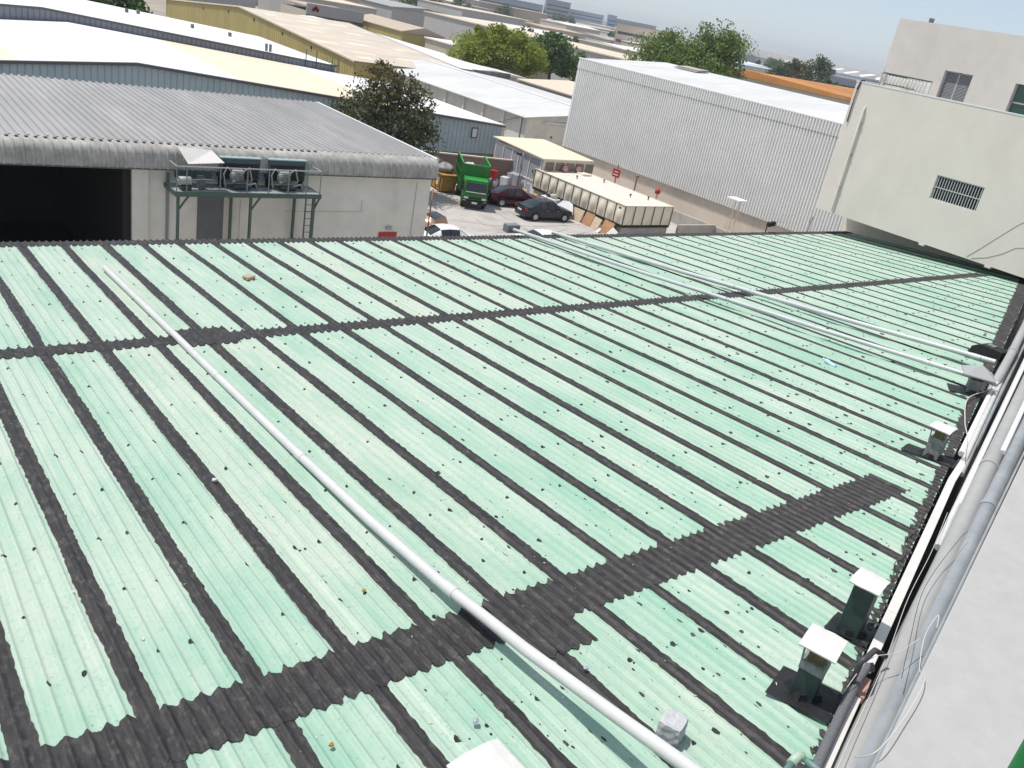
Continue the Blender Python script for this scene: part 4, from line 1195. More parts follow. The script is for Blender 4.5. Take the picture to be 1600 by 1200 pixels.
t = thing('hydrant','red capped hydrant pipe against the beige plinth','hydrant',(55.5,49.9,0))
MB().tube([(55.5,49.9,0),(55.5,49.9,1.9)],0.10,8).build('pipe_run','wall_beige',t); MB().lathe([(0.05,1.85),(0.24,1.95),(0.24,2.2),(0.1,2.35)],(55.5,49.9,0),n=12).build('cap','red',t,smooth=True)
t = thing('bracket_lamp','pale bracket post in front of the corrugated warehouse','post',(54.5,40.6,0))
MB().tube([(54.5,40.6,0),(54.5,40.6,3.9)],0.05,8).tube([(54.3,40.9,0),(54.3,40.9,3.9)],0.05,8).build('post','wall_beige',t); MB().box(53.9,54.9,40.2,41.5,3.9,3.98).build('top_plate','white_paint',t)
# roof-edge camera on the far eave
t = thing('security_lamp','small black lamp on a bracket at the far roof eave','lamp',(37.6,26.0,zr(26)))
MB().tube([(37.6,26.0,zr(26)-.1),(37.6,26.0,zr(26)+.42)],0.03,6).build('bracket','black',t); MB().obox((37.75,25.9,zr(26)+.48),(0.26,0,.03),(0,.1,0),(0,0,.11)).build('housing','black',t,bevel=.02); MB().box(38.0,38.03,25.82,25.98,zr(26)+.42,zr(26)+.55).build('lens','lamp_clear',t)
t = thing('dry_twig','bare twig standing against the white cladding by the eave','twig',(46.5,30,6.2))
MB().tube([(41.6,26.2,6.0),(41.65,26.2,6.6),(41.7,26.2,6.9)],0.02,5).tube([(41.64,26.2,6.5),(41.8,26.25,6.85)],0.014,5).tube([(41.65,26.2,6.45),(41.45,26.2,6.8)],0.014,5).build('twig','bark',t)

# ------------------------------------------------------------------ cabin, tank and yard things
cab = thing('site_cabin', 'white site cabin with cream flat roof behind the water tank', 'cabin', (48.6,57.8,0))
MB().box(46.25,51.4,54.4,61.2,0,3.32).build('wall','wall_white',cab)
MB().add([(45.95,54.1,3.42),(51.7,54.3,3.42),(52.0,61.7,3.62),(46.1,61.5,3.62),(45.95,54.1,3.33),(51.7,54.3,3.33),(52.0,61.7,3.53),(46.1,61.5,3.53)],[(0,1,2,3),(7,6,5,4),(0,4,5,1),(1,5,6,2),(2,6,7,3),(3,7,4,0)]).build('roof','roof_cream',cab)
for y0,y1 in ((54.55,56.0),(56.1,57.5),(57.6,58.4),(58.5,59.7),(59.8,61.0)):
    p = MB().box(46.20,46.249,y0,y1,1.45,3.1).build('wall_panel','louvre',cab)
    MB().box(46.16,46.199,y0,y0+.07,0.2,3.2).build('panel_rib','white_paint',p)
    MB().box(46.21,46.248,y0,y1,0.25,1.3).build('wall_panel','tin_white',cab)
MB().box(46.14,46.199,54.4,61.2,1.33,1.42).build('sill_rail','white_paint',cab)
for x in (46.5,47.6,48.7,49.8,50.9): MB().box(x,x+.9,54.35,54.399,1.2,3.1).build('end_panel','wall_brown',cab)
for y in (55.4,57.0): MB().box(46.12,46.159,y,y+.12,2.0,2.2).build('wall_lamp','black',cab)
for x in (48.4,49.9):
    pt = thing('clay_pot','round terracotta pot on the water tank edge, nearer the red sign' if x>49 else 'round terracotta pot on the water tank edge, nearer the yard','pot',(x,54.1,2.45))
    MB().lathe([(0.12,0),(0.26,.12),(0.30,.28),(0.2,.42),(0.23,.48)],n=14).build('pot','brick_pink',pt,local=True,smooth=True)

tank = thing('panel_water_tank', 'cream panelled sectional water tank with flat top beside the parked cars', 'tank', (48.5,49.5,0))
TX0,TX1,TY0,TY1,TZ0,TZ1 = 46.0,51.1,44.0,54.9,0.95,2.40
def panel_mesh(w,h,bulge,edge):
    g=MB(); n=8
    P=[]
    for i in range(n+1):
        row=[]
        for j in range(n+1):
            u,v=2*i/n-1,2*j/n-1
            e=max(abs(u),abs(v))
            d=0 if e>0.88 else bulge*(1-(e/0.88)**2)*(1+0.5*math.cos(3*PI*u*v))
            row.append((-d, u*w/2, v*h/2))
        P.append(row[::-1])
    return g.grid(P)
np_=11; pw=(TY1-TY0)/np_
po=None
for i in range(np_):
    if po is None:
        po=panel_mesh(pw-.06,TZ1-TZ0-.06,0.11,0).build('tank_panel','grp_cream',tank,local=True,smooth=True); o=po
    else:
        o=po.copy(); col.objects.link(o)
    o.location=(TX0-48.5,TY0+pw*(i+.5)-49.5,(TZ0+TZ1)/2)
ne=5; pe=(TX1-TX0)/ne
for i in range(ne):
    o=po.copy(); col.objects.link(o); o.data=po.data
    o.rotation_euler=(0,0,PI/2); o.scale=(1 if i else 1,pe/pw,1)
    o.location=(TX0+pe*(i+.5)-48.5,TY0-49.5,(TZ0+TZ1)/2)
for i in range(np_+1):
    y=TY0+pw*i
    MB().box(TX0-.05,TX0+.02,y-.028,y+.028,TZ0,TZ1-.001).build('flange','flange_brown',tank)
for i in range(ne+1):
    x=TX0+pe*i
    MB().box(x-.028,x+.028,TY0-.05,TY0+.02,TZ0,TZ1-.002).build('flange','flange_brown',tank)
MB().box(TX0+.03,TX1,TY0+.03,TY1,TZ0+.02,TZ1-.03).build('tank_core','grp_cream',tank)
nx_,ny_=5,11
roofp=None
for i in range(nx_):
    for j in range(ny_):
        if roofp is None:
            g=MB(); n=4
            g.grid([[( (a/n-.5)*pe*0.985,(b/n-.5)*pw*0.985, 0.05*(1-max(abs(2*a/n-1),abs(2*b/n-1)))) for b in range(n+1)] for a in range(n+1)])
            roofp=g.build('roof_panel','grp_top',tank,local=True); o=roofp
        else:
            o=roofp.copy(); col.objects.link(o)
        o.location=(TX0+pe*(i+.5)-48.5,TY0+pw*(j+.5)-49.5,TZ1+.012)
MB().box(TX0-.06,TX0+.03,TY0-.06,TY1+.05,TZ1-.0,TZ1+.05).box(TX0+.031,TX1+.06,TY0-.06,TY0+.03,TZ1,TZ1+.05).box(TX1-.03,TX1+.06,TY0+.031,TY1+.05,TZ1,TZ1+.05).build('rim','grp_cream',tank)
MB().box(TX0-.03,TX1,TY0-.04,TY1,TZ0-.16,TZ0-.001).build('skid_beam','black',tank)
MB().box(TX0+.1,TX1-.1,TY0+.08,TY1-.1,0,TZ0-.161).build('plinth','block_grey',tank)
for (x,y) in ((48.0,52.0),(50.1,51.0),(48.9,46.6),(50.2,45.9)):
    vt=MB().tube([(x,y,TZ1+.02),(x,y,TZ1+.22)],0.05,8).build('vent_stub','wall_brown',tank); MB().lathe([(0.09,TZ1+.2),(0.09,TZ1+.27)],(x,y,0),n=10).build('stub_cap','black',vt)
MB().box(49.6,50.5,53.0,53.9,TZ1+.05,TZ1+.14).build('hatch','grp_top',tank)
MB().box(TX0-.1,TX0-.052,TY0+.4,TY0+.6,TZ1-.3,TZ1-.18).build('level_gauge','black',tank)
MB().tube([(TX1+.15,TY0+.3,.05),(TX1+.15,TY0+.3,1.0),(TX1-.1,TY0-.12,1.1)],0.05,8).build('outlet_pipe','steel_grey',tank)
# leaning boards
for i,(y,w,h,m,lab) in enumerate(((48.55,1.2,0.95,'plywood_pale','pale plywood board leaning on the tank base next to the white bag'),
        (47.25,0.95,1.0,'plywood','dark orange plywood board leaning on the tank base'),
        (46.35,1.0,0.9,'plywood_pale','small light plywood board leaning on the tank base'),
        (45.1,1.25,1.0,'plywood','large orange plywood board leaning on the tank base nearest the green roof'))):
    o=MB().obox((0,0,h/2),(0.012,0,0),(0,w/2,0),(0.0,0,h/2)).build('plywood_board',m)
    o.location=(45.45,y,0.01); o.rotation_euler=(0,math.radians(22),random.uniform(-.15,.15)); tag(o,lab,'board')
o=MB().obox((0,0,0.35),(0.015,0,0),(0,.3,0.05),(0,-.05,.35)).build('white_offcut','white_board'); o.location=(45.25,44.3,0.01); o.rotation_euler=(0.3,math.radians(30),.3); tag(o,'broken white board offcut at the tank corner','board')
o=MB().obox((0,0,0.2),(0.015,0,0),(0,.22,0.05),(0,-.05,.2)).build('white_offcut','white_board'); o.location=(45.0,45.4,0.01); o.rotation_euler=(-0.3,math.radians(40),-.4); tag(o,'small pale board offcut lying before the orange plywood','board')
def lump(name,label,cat,loc,r,m,seed,group=None):
    rr=np.random.default_rng(seed); nu,nv=9,14; P=[]
    ph=rr.uniform(0,6,6)
    for i in range(nu+1):
        th=PI*i/nu; row=[]
        for j in range(nv):
            a=2*PI*j/nv
            k=1+0.16*math.sin(2*a+ph[0])*math.sin(th)+0.12*math.sin(3*th+ph[1]+a)+0.08*math.sin(5*a+ph[2])*math.sin(th)+rr.normal(0,.03)
            row.append((r[0]*k*math.sin(th)*math.cos(a),r[1]*k*math.sin(th)*math.sin(a),r[2]*(1+math.cos(th))*min(k,1.1)*0.5*2*0.5))
        row.append(row[0]); P.append(row)
    o=MB().grid(P).build(name,m,smooth=True); o.location=loc
    return tag(o,label,cat,group)
t=thing('foam_sheet','broken white foam sheet leaning between the tank and grey sedan','sheet',(45.3,49.7,0))
o=MB().add([(45.05,48.75,.02),(45.0,50.3,.02),(45.35,50.75,.55),(45.6,50.4,1.02),(45.68,49.7,1.12),(45.62,49.2,1.0),(45.3,48.7,.55)],[(0,1,2,3,4,5,6)]).build('sheet','tin_white',t)
o.modifiers.new('thick','SOLIDIFY').thickness=.06
o=MB().add([(44.7,49.2,.02),(44.8,50.2,.02),(45.1,50.1,.42),(45.15,49.4,.5)],[(0,1,2,3)]).build('offcut','tin_white',t)
o.modifiers.new('thick','SOLIDIFY').thickness=.05
# appliances and junk by the maroon car
t=thing('chest_freezer','old white chest freezer with rubbish on top before the tank','freezer',(45.3,51.6,0),0.1)
MB().box(-.35,.35,-.75,.75,0.05,.85).build('body','tin_white',t,local=True,bevel=.03); MB().box(-.37,.37,-.77,.77,.851,.93).build('lid','white_paint',t,local=True,bevel=.02)
lump('rubbish_bag','black rubbish bag on top of the white chest freezer','bag',(45.3,51.9,.93),(.3,.32,.45),'bag_black',5)
lump('rubbish_bag','pale rubbish bag on top of the white chest freezer','bag',(45.3,51.25,.93),(.26,.26,.36),'bag_pale',6)
t=thing('washing_machine','old white washing machine tilted by the cabin','washing machine',(44.9,57.3,0),0.5)
MB().box(-.32,.32,-.32,.32,.05,1.1).build('body','tin_white',t,local=True,bevel=.03); MB().lathe([(.2,.32),(.2,.35)],(0,0,.6),'y',14).build('door','door_grey',t,local=True)
t=thing('metal_cabinet','tall grey metal cabinet standing by the cabin wall','cabinet',(45.6,57.0,0),0.3)
MB().box(-.35,.35,-.55,.55,0,1.45).build('body','louvre',t,local=True,bevel=.02); MB().box(-.36,-.351,-.02,.02,.1,1.4).build('door_gap','black',t,local=True)
t=thing('waste_bin','red plastic bin standing on white sacks by the cabin','bin',(44.2,58.0,0.75))
MB().lathe([(.24,0),(.33,.62),(.36,.63),(.36,.68)],n=14).build('tub','red',t,local=True,smooth=True,angle=40); MB().tube([(-.36,0,.6),(-.2,0,.9),(.2,0,.9),(.36,0,.6)],.015,6).build('handle','steel_grey',t,local=True)
lump('white_sack','white sack under the red bin by the cabin','sack',(44.2,58.0,0),(.5,.5,.78),'bag_pale',8)
lump('white_sack','pale sack with a brown mark right behind the green truck','sack',(43.0,57.6,0),(.5,.45,.95),'bag_pale',9)
lump('rubbish_bag','black rubbish bag between the pale sack and the red bin','bag',(43.6,57.5,0),(.3,.3,.9),'bag_black',10)
for (lab,x,y,s,m,rz) in (('brown cardboard box behind the maroon car',44.5,54.4,(.6,.5,.7),'cardboard',.3),('open orange cardboard box next to the brown box',44.9,53.5,(.5,.45,.6),'plywood',.1),('flat white board leaning behind the grey sedan boot',44.6,52.8,(.08,.7,.7),'white_board',.4)):
    t=thing('cardboard_box' if 'box' in lab else 'white_board',lab,'box' if 'box' in lab else 'board',(x,y,0),rz)
    MB().box(-s[0]/2,s[0]/2,-s[1]/2,s[1]/2,0.01,s[2]).build('carton',m,t,local=True,bevel=.01)
    if 'box' in lab: MB().obox((s[0]/2+.09,0,s[2]+.05),(.1,0,.06),(0,s[1]/2,0),(0,0,.004)).build('flap',m,t,local=True)
t=thing('yard_lamp_post','grey yard lamp post with black lamp by the cabin','lamp post',(45.55,56.3,0))
MB().tube([(45.55,56.3,0),(45.55,56.3,3.35)],.05,8).build('shaft','steel_grey',t,smooth=True); MB().box(45.2,45.5,56.35,56.75,3.12,3.26).build('lamp_head','black',t); MB().tube([(45.55,56.3,3.2),(45.35,56.55,3.2)],.025,6).build('arm','steel_grey',t)

# skip
sk=thing('waste_skip','yellow ribbed steel skip heaped with rubbish bags left of the truck','skip',(38.55,57.55,0),math.radians(-9))
MB().prism([(-1.75,.12),(1.75,.12),(1.95,1.35),(-1.95,1.35)],0,-.62,.62).build('tub','skip_yellow',sk,local=True)
for y in (-1.55,-.75,0,.75,1.55): MB().obox((-.66,y,.74),(.04,0,0),(0,.06,0),(0,0,.60)).build('rib','skip_yellow',sk,local=True)
MB().box(-.70,.70,-2.0,2.0,1.351,1.42).build('rim','skip_yellow',sk,local=True)
MB().box(-.705,-.701,-1.35,-.95,.5,1.05).build('notice','sign_white',sk,local=True)
lump('rubbish_bag','big grey rubbish bag heaped in the yellow skip','bag',(38.5,57.0,1.2),(.62,.95,.85),'bag_grey',12)
lump('rubbish_bag','black rubbish bag heaped at the far end of the yellow skip','bag',(38.75,58.6,1.3),(.55,.7,.85),'bag_black',13)

# ------------------------------------------------------------------ vehicles
def wheel(t,x,y,r,w,rim_r=0.62):
    s=1 if y>0 else -1
    ty=MB().lathe([(r*.6,-w/2),(r*.93,-w/2),(r,-w/2+.04),(r,w/2-.04),(r*.93,w/2),(r*.6,w/2)],(0,0,0),'y',20).build('wheel','tyre',t,local=True,smooth=True,angle=35)
    ty.location=(x,y,r)
    MB().lathe([(r*rim_r,s*w/2+s*.002),(r*rim_r*.9,s*(w/2+.012)),(r*.2,s*(w/2+.004)),(r*.05,s*(w/2+.02))],(0,0,0),'y',20).build('rim','rim',ty,local=True,smooth=True,angle=35)
    for k in range(5):
        a=2*PI*k/5
        MB().obox((r*.36*math.cos(a),s*(w/2+.012),r*.36*math.sin(a)),(r*.11*math.cos(a),0,r*.11*math.sin(a)),(0,.004,0),(-r*.05*math.sin(a),0,r*.05*math.cos(a))).build('spoke_gap','black',ty,local=True)
    return ty
SED=[(-2.25,.34,.74,.66,.76,.50),(-2.19,.24,.98,.76,1.0,.62),(-1.62,.2,1.01,.85,1.07,.70),(-.92,.2,.97,.88,1.40,.60),(-.3,.2,.95,.88,1.46,.62),(.38,.2,.94,.88,1.43,.61),(1.1,.2,.93,.87,.99,.72),(1.75,.2,.86,.84,.90,.66),(2.12,.24,.74,.74,.77,.55),(2.24,.36,.58,.60,.60,.42)]
SUV=[(-2.2,.4,.80,.72,.82,.60),(-2.12,.3,1.05,.84,1.10,.74),(-1.95,.28,1.08,.88,1.52,.68),(-1.2,.28,1.06,.90,1.68,.70),(-.2,.28,1.04,.90,1.70,.71),(.4,.28,1.03,.90,1.66,.69),(1.1,.28,1.0,.89,1.10,.76),(1.8,.3,.95,.85,.99,.70),(2.15,.34,.78,.74,.80,.58),(2.22,.42,.6,.6,.62,.4)]
def car(name,label,loc,rz,paint,st,cabin=(2,6),wx=(-1.32,1.34),r=.32,taxi=False):
    t=thing(name,label,'car',(loc[0],loc[1],0.008),rz)
    rings=[]
    for (x,zl_,zb,hw,zt,rh) in st:
        half=[(0,zl_),(hw*.9,zl_),(hw,zl_+.16),(hw*1.0,(zl_+zb)/2+.06),(hw*.985,zb-.07),(hw*.93,zb),(rh,zt-.045),(rh*.72,zt-.004),(0,zt+.012)]
        ring=[(x,y,z) for y,z in half]+[(x,-y,z) for y,z in half[-2:0:-1]]
        rings.append(ring)
    n=len(rings[0]); body=MB(); glass={'windscreen':MB(),'rear_window':MB(),'side_window':MB(),'side_window2':MB()}
    body.v=[p for rg in rings for p in rg]
    c0,c1=cabin
    h=len(half)-1
    for i in range(len(rings)-1):
        for k in range(n):
            q=(i*n+k,(i+1)*n+k,(i+1)*n+(k+1)%n,i*n+(k+1)%n)
            j=k if k<h else n-1-k
            tgt=None
            if c0<i<c1-1 and j==5: tgt='side_window' if k<h else 'side_window2'
            elif i==c0 and j in(6,7): tgt='rear_window'
            elif i==c1-1 and j in(6,7): tgt='windscreen'
            if tgt:
                glass[tgt].add([Vector(body.v[a]) for a in q],[(0,1,2,3)])
            else: body.f.append(q)
    body.f.append(tuple(range(n))); body.f.append(tuple((len(rings)-1)*n+k for k in range(n-1,-1,-1)))
    b=body.build('body',paint,t,local=True,smooth=True,angle=50)
    for k_,g in glass.items():
        g.build('side_window' if 'side' in k_ else k_,'glass_dark',t,local=True,smooth=True)
    # pillars
    for s in (-1,1):
        for i in range(c0+1,c1):
            x,zl_,zb,hw,zt,rh=st[i]
            MB().bar((x,s*(hw*.93+.004),zb),(x,s*(rh+.004),zt-.04),.06,.02).build('pillar',paint if i in(c0+1,c1-1) else 'black',t,local=True)
        MB().obox((st[c1-1][0]+.35,s*(st[4][3]+.09),1.0),(.09,0,0),(0,.07,0),(0,0,.06)).build('wing_mirror',paint,t,local=True,bevel=.02)
        x,zl_,zb,hw,zt,rh=st[1]
        MB().obox((x+.04,s*(hw*.86),zb-.16),(.07,0,0),(0,.14,0),(0,0,.085)).build('tail_light','lamp_red',t,local=True,bevel=.02)
        x,zl_,zb,hw,zt,rh=st[-2]
        MB().obox((x-.02,s*(hw*.82),zb-.10),(.10,0,0),(0,.14,0),(0,0,.07)).build('headlight','lamp_clear',t,local=True,bevel=.02)
        for x in (-.35,.55): MB().box(x,x+.14,s*.885-.01,s*.885+.01,.80,.825).build('door_handle','chrome',t,local=True)
        for x in wx: MB().lathe([(r*1.18,s*.868),(r*1.18,s*.884)],(x,0,r*1.02),'y',20).build('wheel_arch','black',t,local=True)
    for x in wx:
        for y in (-.80,.80): wheel(t,x,y,r,.205)
    MB().box(st[0][0]-.025,st[0][0]-.001,-.26,.26,.62,.74).build('number_plate','plate',t,local=True)
    MB().box(st[1][0]-.05,st[1][0]+.01,-.6,.6,.84,.87).build('boot_trim','chrome',t,local=True)
    return t
ang=math.atan2(-.09,.995)
car('parked_car','dark grey sedan parked in the middle of the yard, tail towards the truck',(42.6,48.95),ang,'car_grey',SED)
car('parked_car','dark maroon sedan parked beside the green truck',(42.35,52.55),math.radians(-14),'car_maroon',SED)
car('parked_car','light brown car showing its tail past the grey warehouse corner',(29.0,45.6),math.radians(118),'car_brown',SUV)
car('parked_car','white car partly hidden behind the eave near the grey warehouse corner',(29.7,42.4),math.radians(-8),'car_white',SED)
car('parked_car','white car with only its roof showing over the eave below the pipes',(36.6,41.2),math.radians(-6),'car_white',SED)

trk=thing('green_truck','green light truck with high sided green cargo body facing the camera','truck',(38.95,53.65,0.008),math.atan2(-.88,-.48))
MB().prism([(1.42,.62),(2.78,.62),(2.90,.72),(2.92,1.12),(2.86,1.22),(2.60,1.95),(2.50,2.06),(2.3,2.12),(1.55,2.12),(1.42,2.05)],1,-.90,.90).build('cab','truck_green',trk,local=True,bevel=.04)
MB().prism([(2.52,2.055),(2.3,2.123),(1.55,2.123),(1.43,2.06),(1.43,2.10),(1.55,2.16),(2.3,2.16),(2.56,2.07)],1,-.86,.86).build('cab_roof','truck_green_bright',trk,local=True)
MB().add([(2.878,-.80,1.24),(2.878,.80,1.24),(2.633,.74,1.92),(2.633,-.74,1.92)],[(0,1,2,3)]).build('windscreen','glass_dark',trk,local=True)
MB().bar((2.90,-.7,1.27),(2.80,.1,1.45),.015).bar((2.90,0,1.27),(2.80,.7,1.45),.015).build('wiper','black',trk,local=True)
MB().box(2.86,2.90,-.75,.75,1.245,1.30).build('dash_papers','sign_white',trk,local=True)
for s in(-1,1):
    MB().add([(1.62,s*.905,1.25),(2.70,s*.905,1.25),(2.50,s*.905,1.90),(1.62,s*.905,1.90)],[(0,1,2,3)]).build('side_window','glass_dark',trk,local=True)
    MB().box(2.72,2.80,s*1.05-.09,s*1.05+.09,1.35,1.70).build('wing_mirror','black',trk,local=True,bevel=.02)
    MB().bar((2.70,s*.9,1.7),(2.76,s*1.05,1.6),.025).build('mirror_arm','black',trk,local=True)
    MB().box(2.915,2.945,s*.66-.16,s*.66+.16,.78,.93).build('headlight','lamp_clear',trk,local=True,bevel=.01)
    MB().box(2.93,2.97,s*.76-.1,s*.76+.1,.60,.68).build('indicator','lamp_red' if False else 'lamp_clear',trk,local=True)
    MB().box(1.65,2.5,s*.905-.01,s*.905+.01,1.08,1.10).build('door_line','black',trk,local=True)
MB().box(2.915,2.935,-.46,.46,.80,.92).build('grille','black',trk,local=True)
MB().box(2.80,3.02,-.92,.92,.42,.64).build('bumper','black',trk,local=True,bevel=.02)
MB().box(3.021,3.03,-.20,.20,.46,.60).build('number_plate','plate',trk,local=True)
MB().box(-2.9,2.7,-.35,.35,.55,.75).build('chassis','black',trk,local=True)
MB().box(-3.0,1.30,-1.02,1.02,.92,1.02).build('cargo_floor','steel_green',trk,local=True)
MB().box(1.24,1.34,-1.02,1.02,1.021,2.95).build('cargo_bulkhead','truck_green',trk,local=True)
for s in(-1,1):
    p=MB().box(-3.0,1.239,s*1.02-.03,s*1.02+.03,1.021,3.0).build('cargo_side','truck_green',trk,local=True)
    for x in (-2.8,-2.1,-1.4,-.7,0,.7): MB().box(x-.04,x+.04,s*1.051 if s>0 else -1.10,1.10 if s>0 else -1.051,1.03,2.98).build('stake','truck_green',p,local=True)
    for z in (1.6,2.3): MB().box(-3.0,1.23,s*1.10-.012 if s>0 else -1.112,s*1.10+.012 if s>0 else -1.088,z,z+.06).build('side_rail','truck_green',p,local=True)
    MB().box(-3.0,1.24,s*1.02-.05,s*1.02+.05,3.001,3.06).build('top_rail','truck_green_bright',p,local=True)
MB().box(-3.06,-3.001,-1.02,1.02,1.021,2.2).build('tailgate','truck_green',trk,local=True)
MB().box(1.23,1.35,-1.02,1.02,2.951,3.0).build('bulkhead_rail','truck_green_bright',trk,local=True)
for s in(-1,1):
    wheel(trk,2.1,s*.80,.37,.24); wheel(trk,-1.5,s*.78,.37,.42)
o=lump('white_sack','white sack loaded in the green truck body','sack',(39.6,54.9,1.05),(.8,.9,1.5),'bag_pale',21)

# ------------------------------------------------------------------ trees
def crown_mesh(name,lobes,n,size,m,parent,seed,clumps=40,spread=0.28,flat=0.0,aspect=0.55,floor=0.0):
    r=np.random.default_rng(seed)
    vol=np.array([l[3]*l[4]*l[5] for l in lobes]); pr=vol**0.8/np.sum(vol**0.8)
    cl=[];cr=[]
    for c in range(clumps):
        l=lobes[r.choice(len(lobes),p=pr)]
        d=r.normal(size=3); d/=np.linalg.norm(d)
        rad=r.uniform(0.25,1.0)**0.55
        cl.append([l[0]+d[0]*l[3]*rad,l[1]+d[1]*l[4]*rad,l[2]+d[2]*l[5]*rad]); cr.append(max(min(l[3:6]),floor)*spread*r.uniform(.6,1.5))
    cl=np.array(cl); cr=np.array(cr)
    idx=r.integers(0,clumps,n)
    off=r.normal(size=(n,3)); off/=np.linalg.norm(off,axis=1)[:,None]
    off*=(r.uniform(0,1,n)**0.45)[:,None]
    off[:,2]*=0.75
    P=cl[idx]+off*cr[idx][:,None]*1.35
    P[:,2]=np.maximum(P[:,2],0.3)
    a=r.normal(size=(n,3)); a[:,2]*=(1-flat); a/=np.linalg.norm(a,axis=1)[:,None]
    b=np.cross(a,r.normal(size=(n,3))); b/=np.linalg.norm(b,axis=1)[:,None]
    s=size*r.uniform(.55,1.45,n)[:,None]
    v=np.stack([P-a*s,P+b*s*aspect,P+a*s,P-b*s*aspect],1).reshape(-1,3)
    g=MB(); g.v=[tuple(x) for x in v.tolist()]; g.f=[(4*i,4*i+1,4*i+2,4*i+3) for i in range(n)]
    return g.build(name,m,parent),cl
def tree(name,label,base,lobes,n,size,m,tr,seed,clumps=40,spread=.28,group=None,flat=0.0,extra=None,limbs=10,cat='tree',floor=0.0,lt=.5):
    t=thing(name,label,cat,(base[0],base[1],0),0,group)
    o,cl=crown_mesh('crown',lobes,n,size,m,t,seed,clumps,spread,flat,floor=floor)
    tops=sorted(lobes,key=lambda l:-l[2])
    g=MB()
    fork=Vector((base[0]*.6+lobes[0][0]*.4,base[1]*.6+lobes[0][1]*.4,max(lobes[0][2]-lobes[0][5]*.75,1.2)))
    g.tube([(base[0],base[1],0),((base[0]+fork.x)/2+.1*tr,(base[1]+fork.y)/2,fork.z*.55),fork],[tr*1.25,tr,tr*.8],8)
    r=np.random.default_rng(seed+1)
    for c in cl[r.choice(len(cl),min(limbs,len(cl)),replace=False)]:
        c=Vector(c); mid=fork.lerp(c,.5)+Vector((r.normal()*.2,r.normal()*.2,.25*(c.z-fork.z)*.3))
        g.tube([fork,mid,c],[tr*lt,tr*lt*.6,tr*.07],6)
    g.build('trunk','bark',t,smooth=True)
    if extra:
        for (nm,lb,n2,s2,m2,cl2,sp2) in extra: crown_mesh(nm,lb,n2,s2,m2,t,seed+5,cl2,sp2)
    return t
tree('bushy_tree','dark bushy tree with browning top behind the grey warehouse roof',(33.2,57.2),
     [(32.8,56.2,4.6,3.4,2.6,3.2),(34.9,56.6,3.4,1.5,1.5,2.4),(30.2,55.6,5.0,1.8,1.8,2.2),(32.4,56.0,6.9,2.6,2.0,1.7)],9500,.13,'leaf_dark',.22,11,clumps=130,spread=.40,
     extra=[('dry_foliage',[(31.9,56.0,7.7,2.3,1.8,1.3),(33.6,56.2,7.0,1.7,1.5,1.2)],2200,.11,'leaf_olive',45,.38)],limbs=30)
tree('acacia_tree','bright yellow green feathery tree behind the worn white roof',(92,126),
     [(92,125,6.2,8.6,6,3.3),(86.5,124,5.4,4.2,4,2.6),(97.5,125,6.0,4,4,3.0),(91,125,8.4,5.5,4.5,1.9)],27000,.22,'leaf_acacia',.35,12,clumps=160,spread=.36)
tree('shade_tree','dark green dense tree right of the yellow green tree',(109,131),
     [(107,130,7.0,4.2,4,3.2),(112.5,130,5.6,4.0,4,2.6)],7000,.30,'leaf_green',.3,13,clumps=60,spread=.32,group='dark trees behind the white roofs')
tree('shade_tree','lower mid green tree at the left corner of the corrugated warehouse',(118,131),
     [(117.5,130,5.0,4.2,4,2.6),(121.0,130,4.2,3.0,3,2.0)],6000,.30,'leaf_mid',.3,14,clumps=55,spread=.32,group='dark trees behind the white roofs')
tree('shade_tree','small dark bush tree above the corrugated warehouse left corner',(128,120),
     [(128,120,4.6,4.0,3,2.3)],3500,.30,'leaf_green',.3,15,clumps=36,spread=.32,group='dark trees behind the white roofs')
tree('spreading_tree','large spreading green tree with open top against the sky',(96,86),
     [(94,85,9.6,7.6,5,2.9),(88.3,85,10.6,4.2,3.2,1.6),(91.3,86,12.9,3.4,2.6,1.3),(96,85,11.8,3.8,3,1.8),(101,85,11.2,4.0,3,2.0),(99.4,85,13.9,3.4,2.6,1.9),(102.6,85,15.0,2.8,2.2,1.1),(98.4,85,15.9,2.2,1.8,1.0),(101,85,13,3,2.4,1.6),(86.8,85,12.4,2.0,1.6,.7)],26000,.19,'leaf_mid',.35,16,clumps=300,spread=.45,limbs=80,floor=2.6,lt=.22)
for i,(x,y,r_,h_,m_,lab) in enumerate(((271,202,7,5.2,'leaf_far','round dark green tree behind the orange roof, leftmost of its clump'),(281,203,6,7.0,'leaf_olive','browner tree in the middle of the clump behind the orange roof'),(292,201,7,8.2,'leaf_far','tallest dark tree of the clump behind the orange roof'),(299,198,5,4.2,'leaf_green','lowest right tree of the clump behind the orange roof'))):
    tree('shade_tree',lab,(x,y),[(x,y,h_*.95+1.2,r_*.8,r_*.7,h_*.75),(x+r_*.2,y,h_*1.45+.8,r_*.55,r_*.5,h_*.4)],3200,.42,m_,.4,30+i,clumps=40,spread=.32,group='trees behind the orange roof')
for i,(x,y,h_,lab) in enumerate(((31.5,123,6.0,'dark tree behind the tin roof at the top left edge, nearer the yellow wall'),(26.5,122,6.0,'dark tree behind the tin roof at the top left edge, farther from the yellow wall'))):
    tree('shade_tree',lab,(x,y),[(x,y,h_*.75,3.2,3,h_*.40)],3500,.28,'leaf_green',.3,40+i,clumps=36,spread=.34)
far_trees=[(229,382,8,9),(246,392,7,8),(262,388,7,7),(299,448,9,12),(352,480,9,11),(372,486,8,9),(388,412,7,8),(430,520,8,12),(448,528,7,11),(300,296,6,7),(312,290,5,6),(420,300,7,9),(455,345,8,10),(470,350,8,9),(496,372,9,11),(520,395,8,10),(150,160,4,4),(205,228,5,6)]
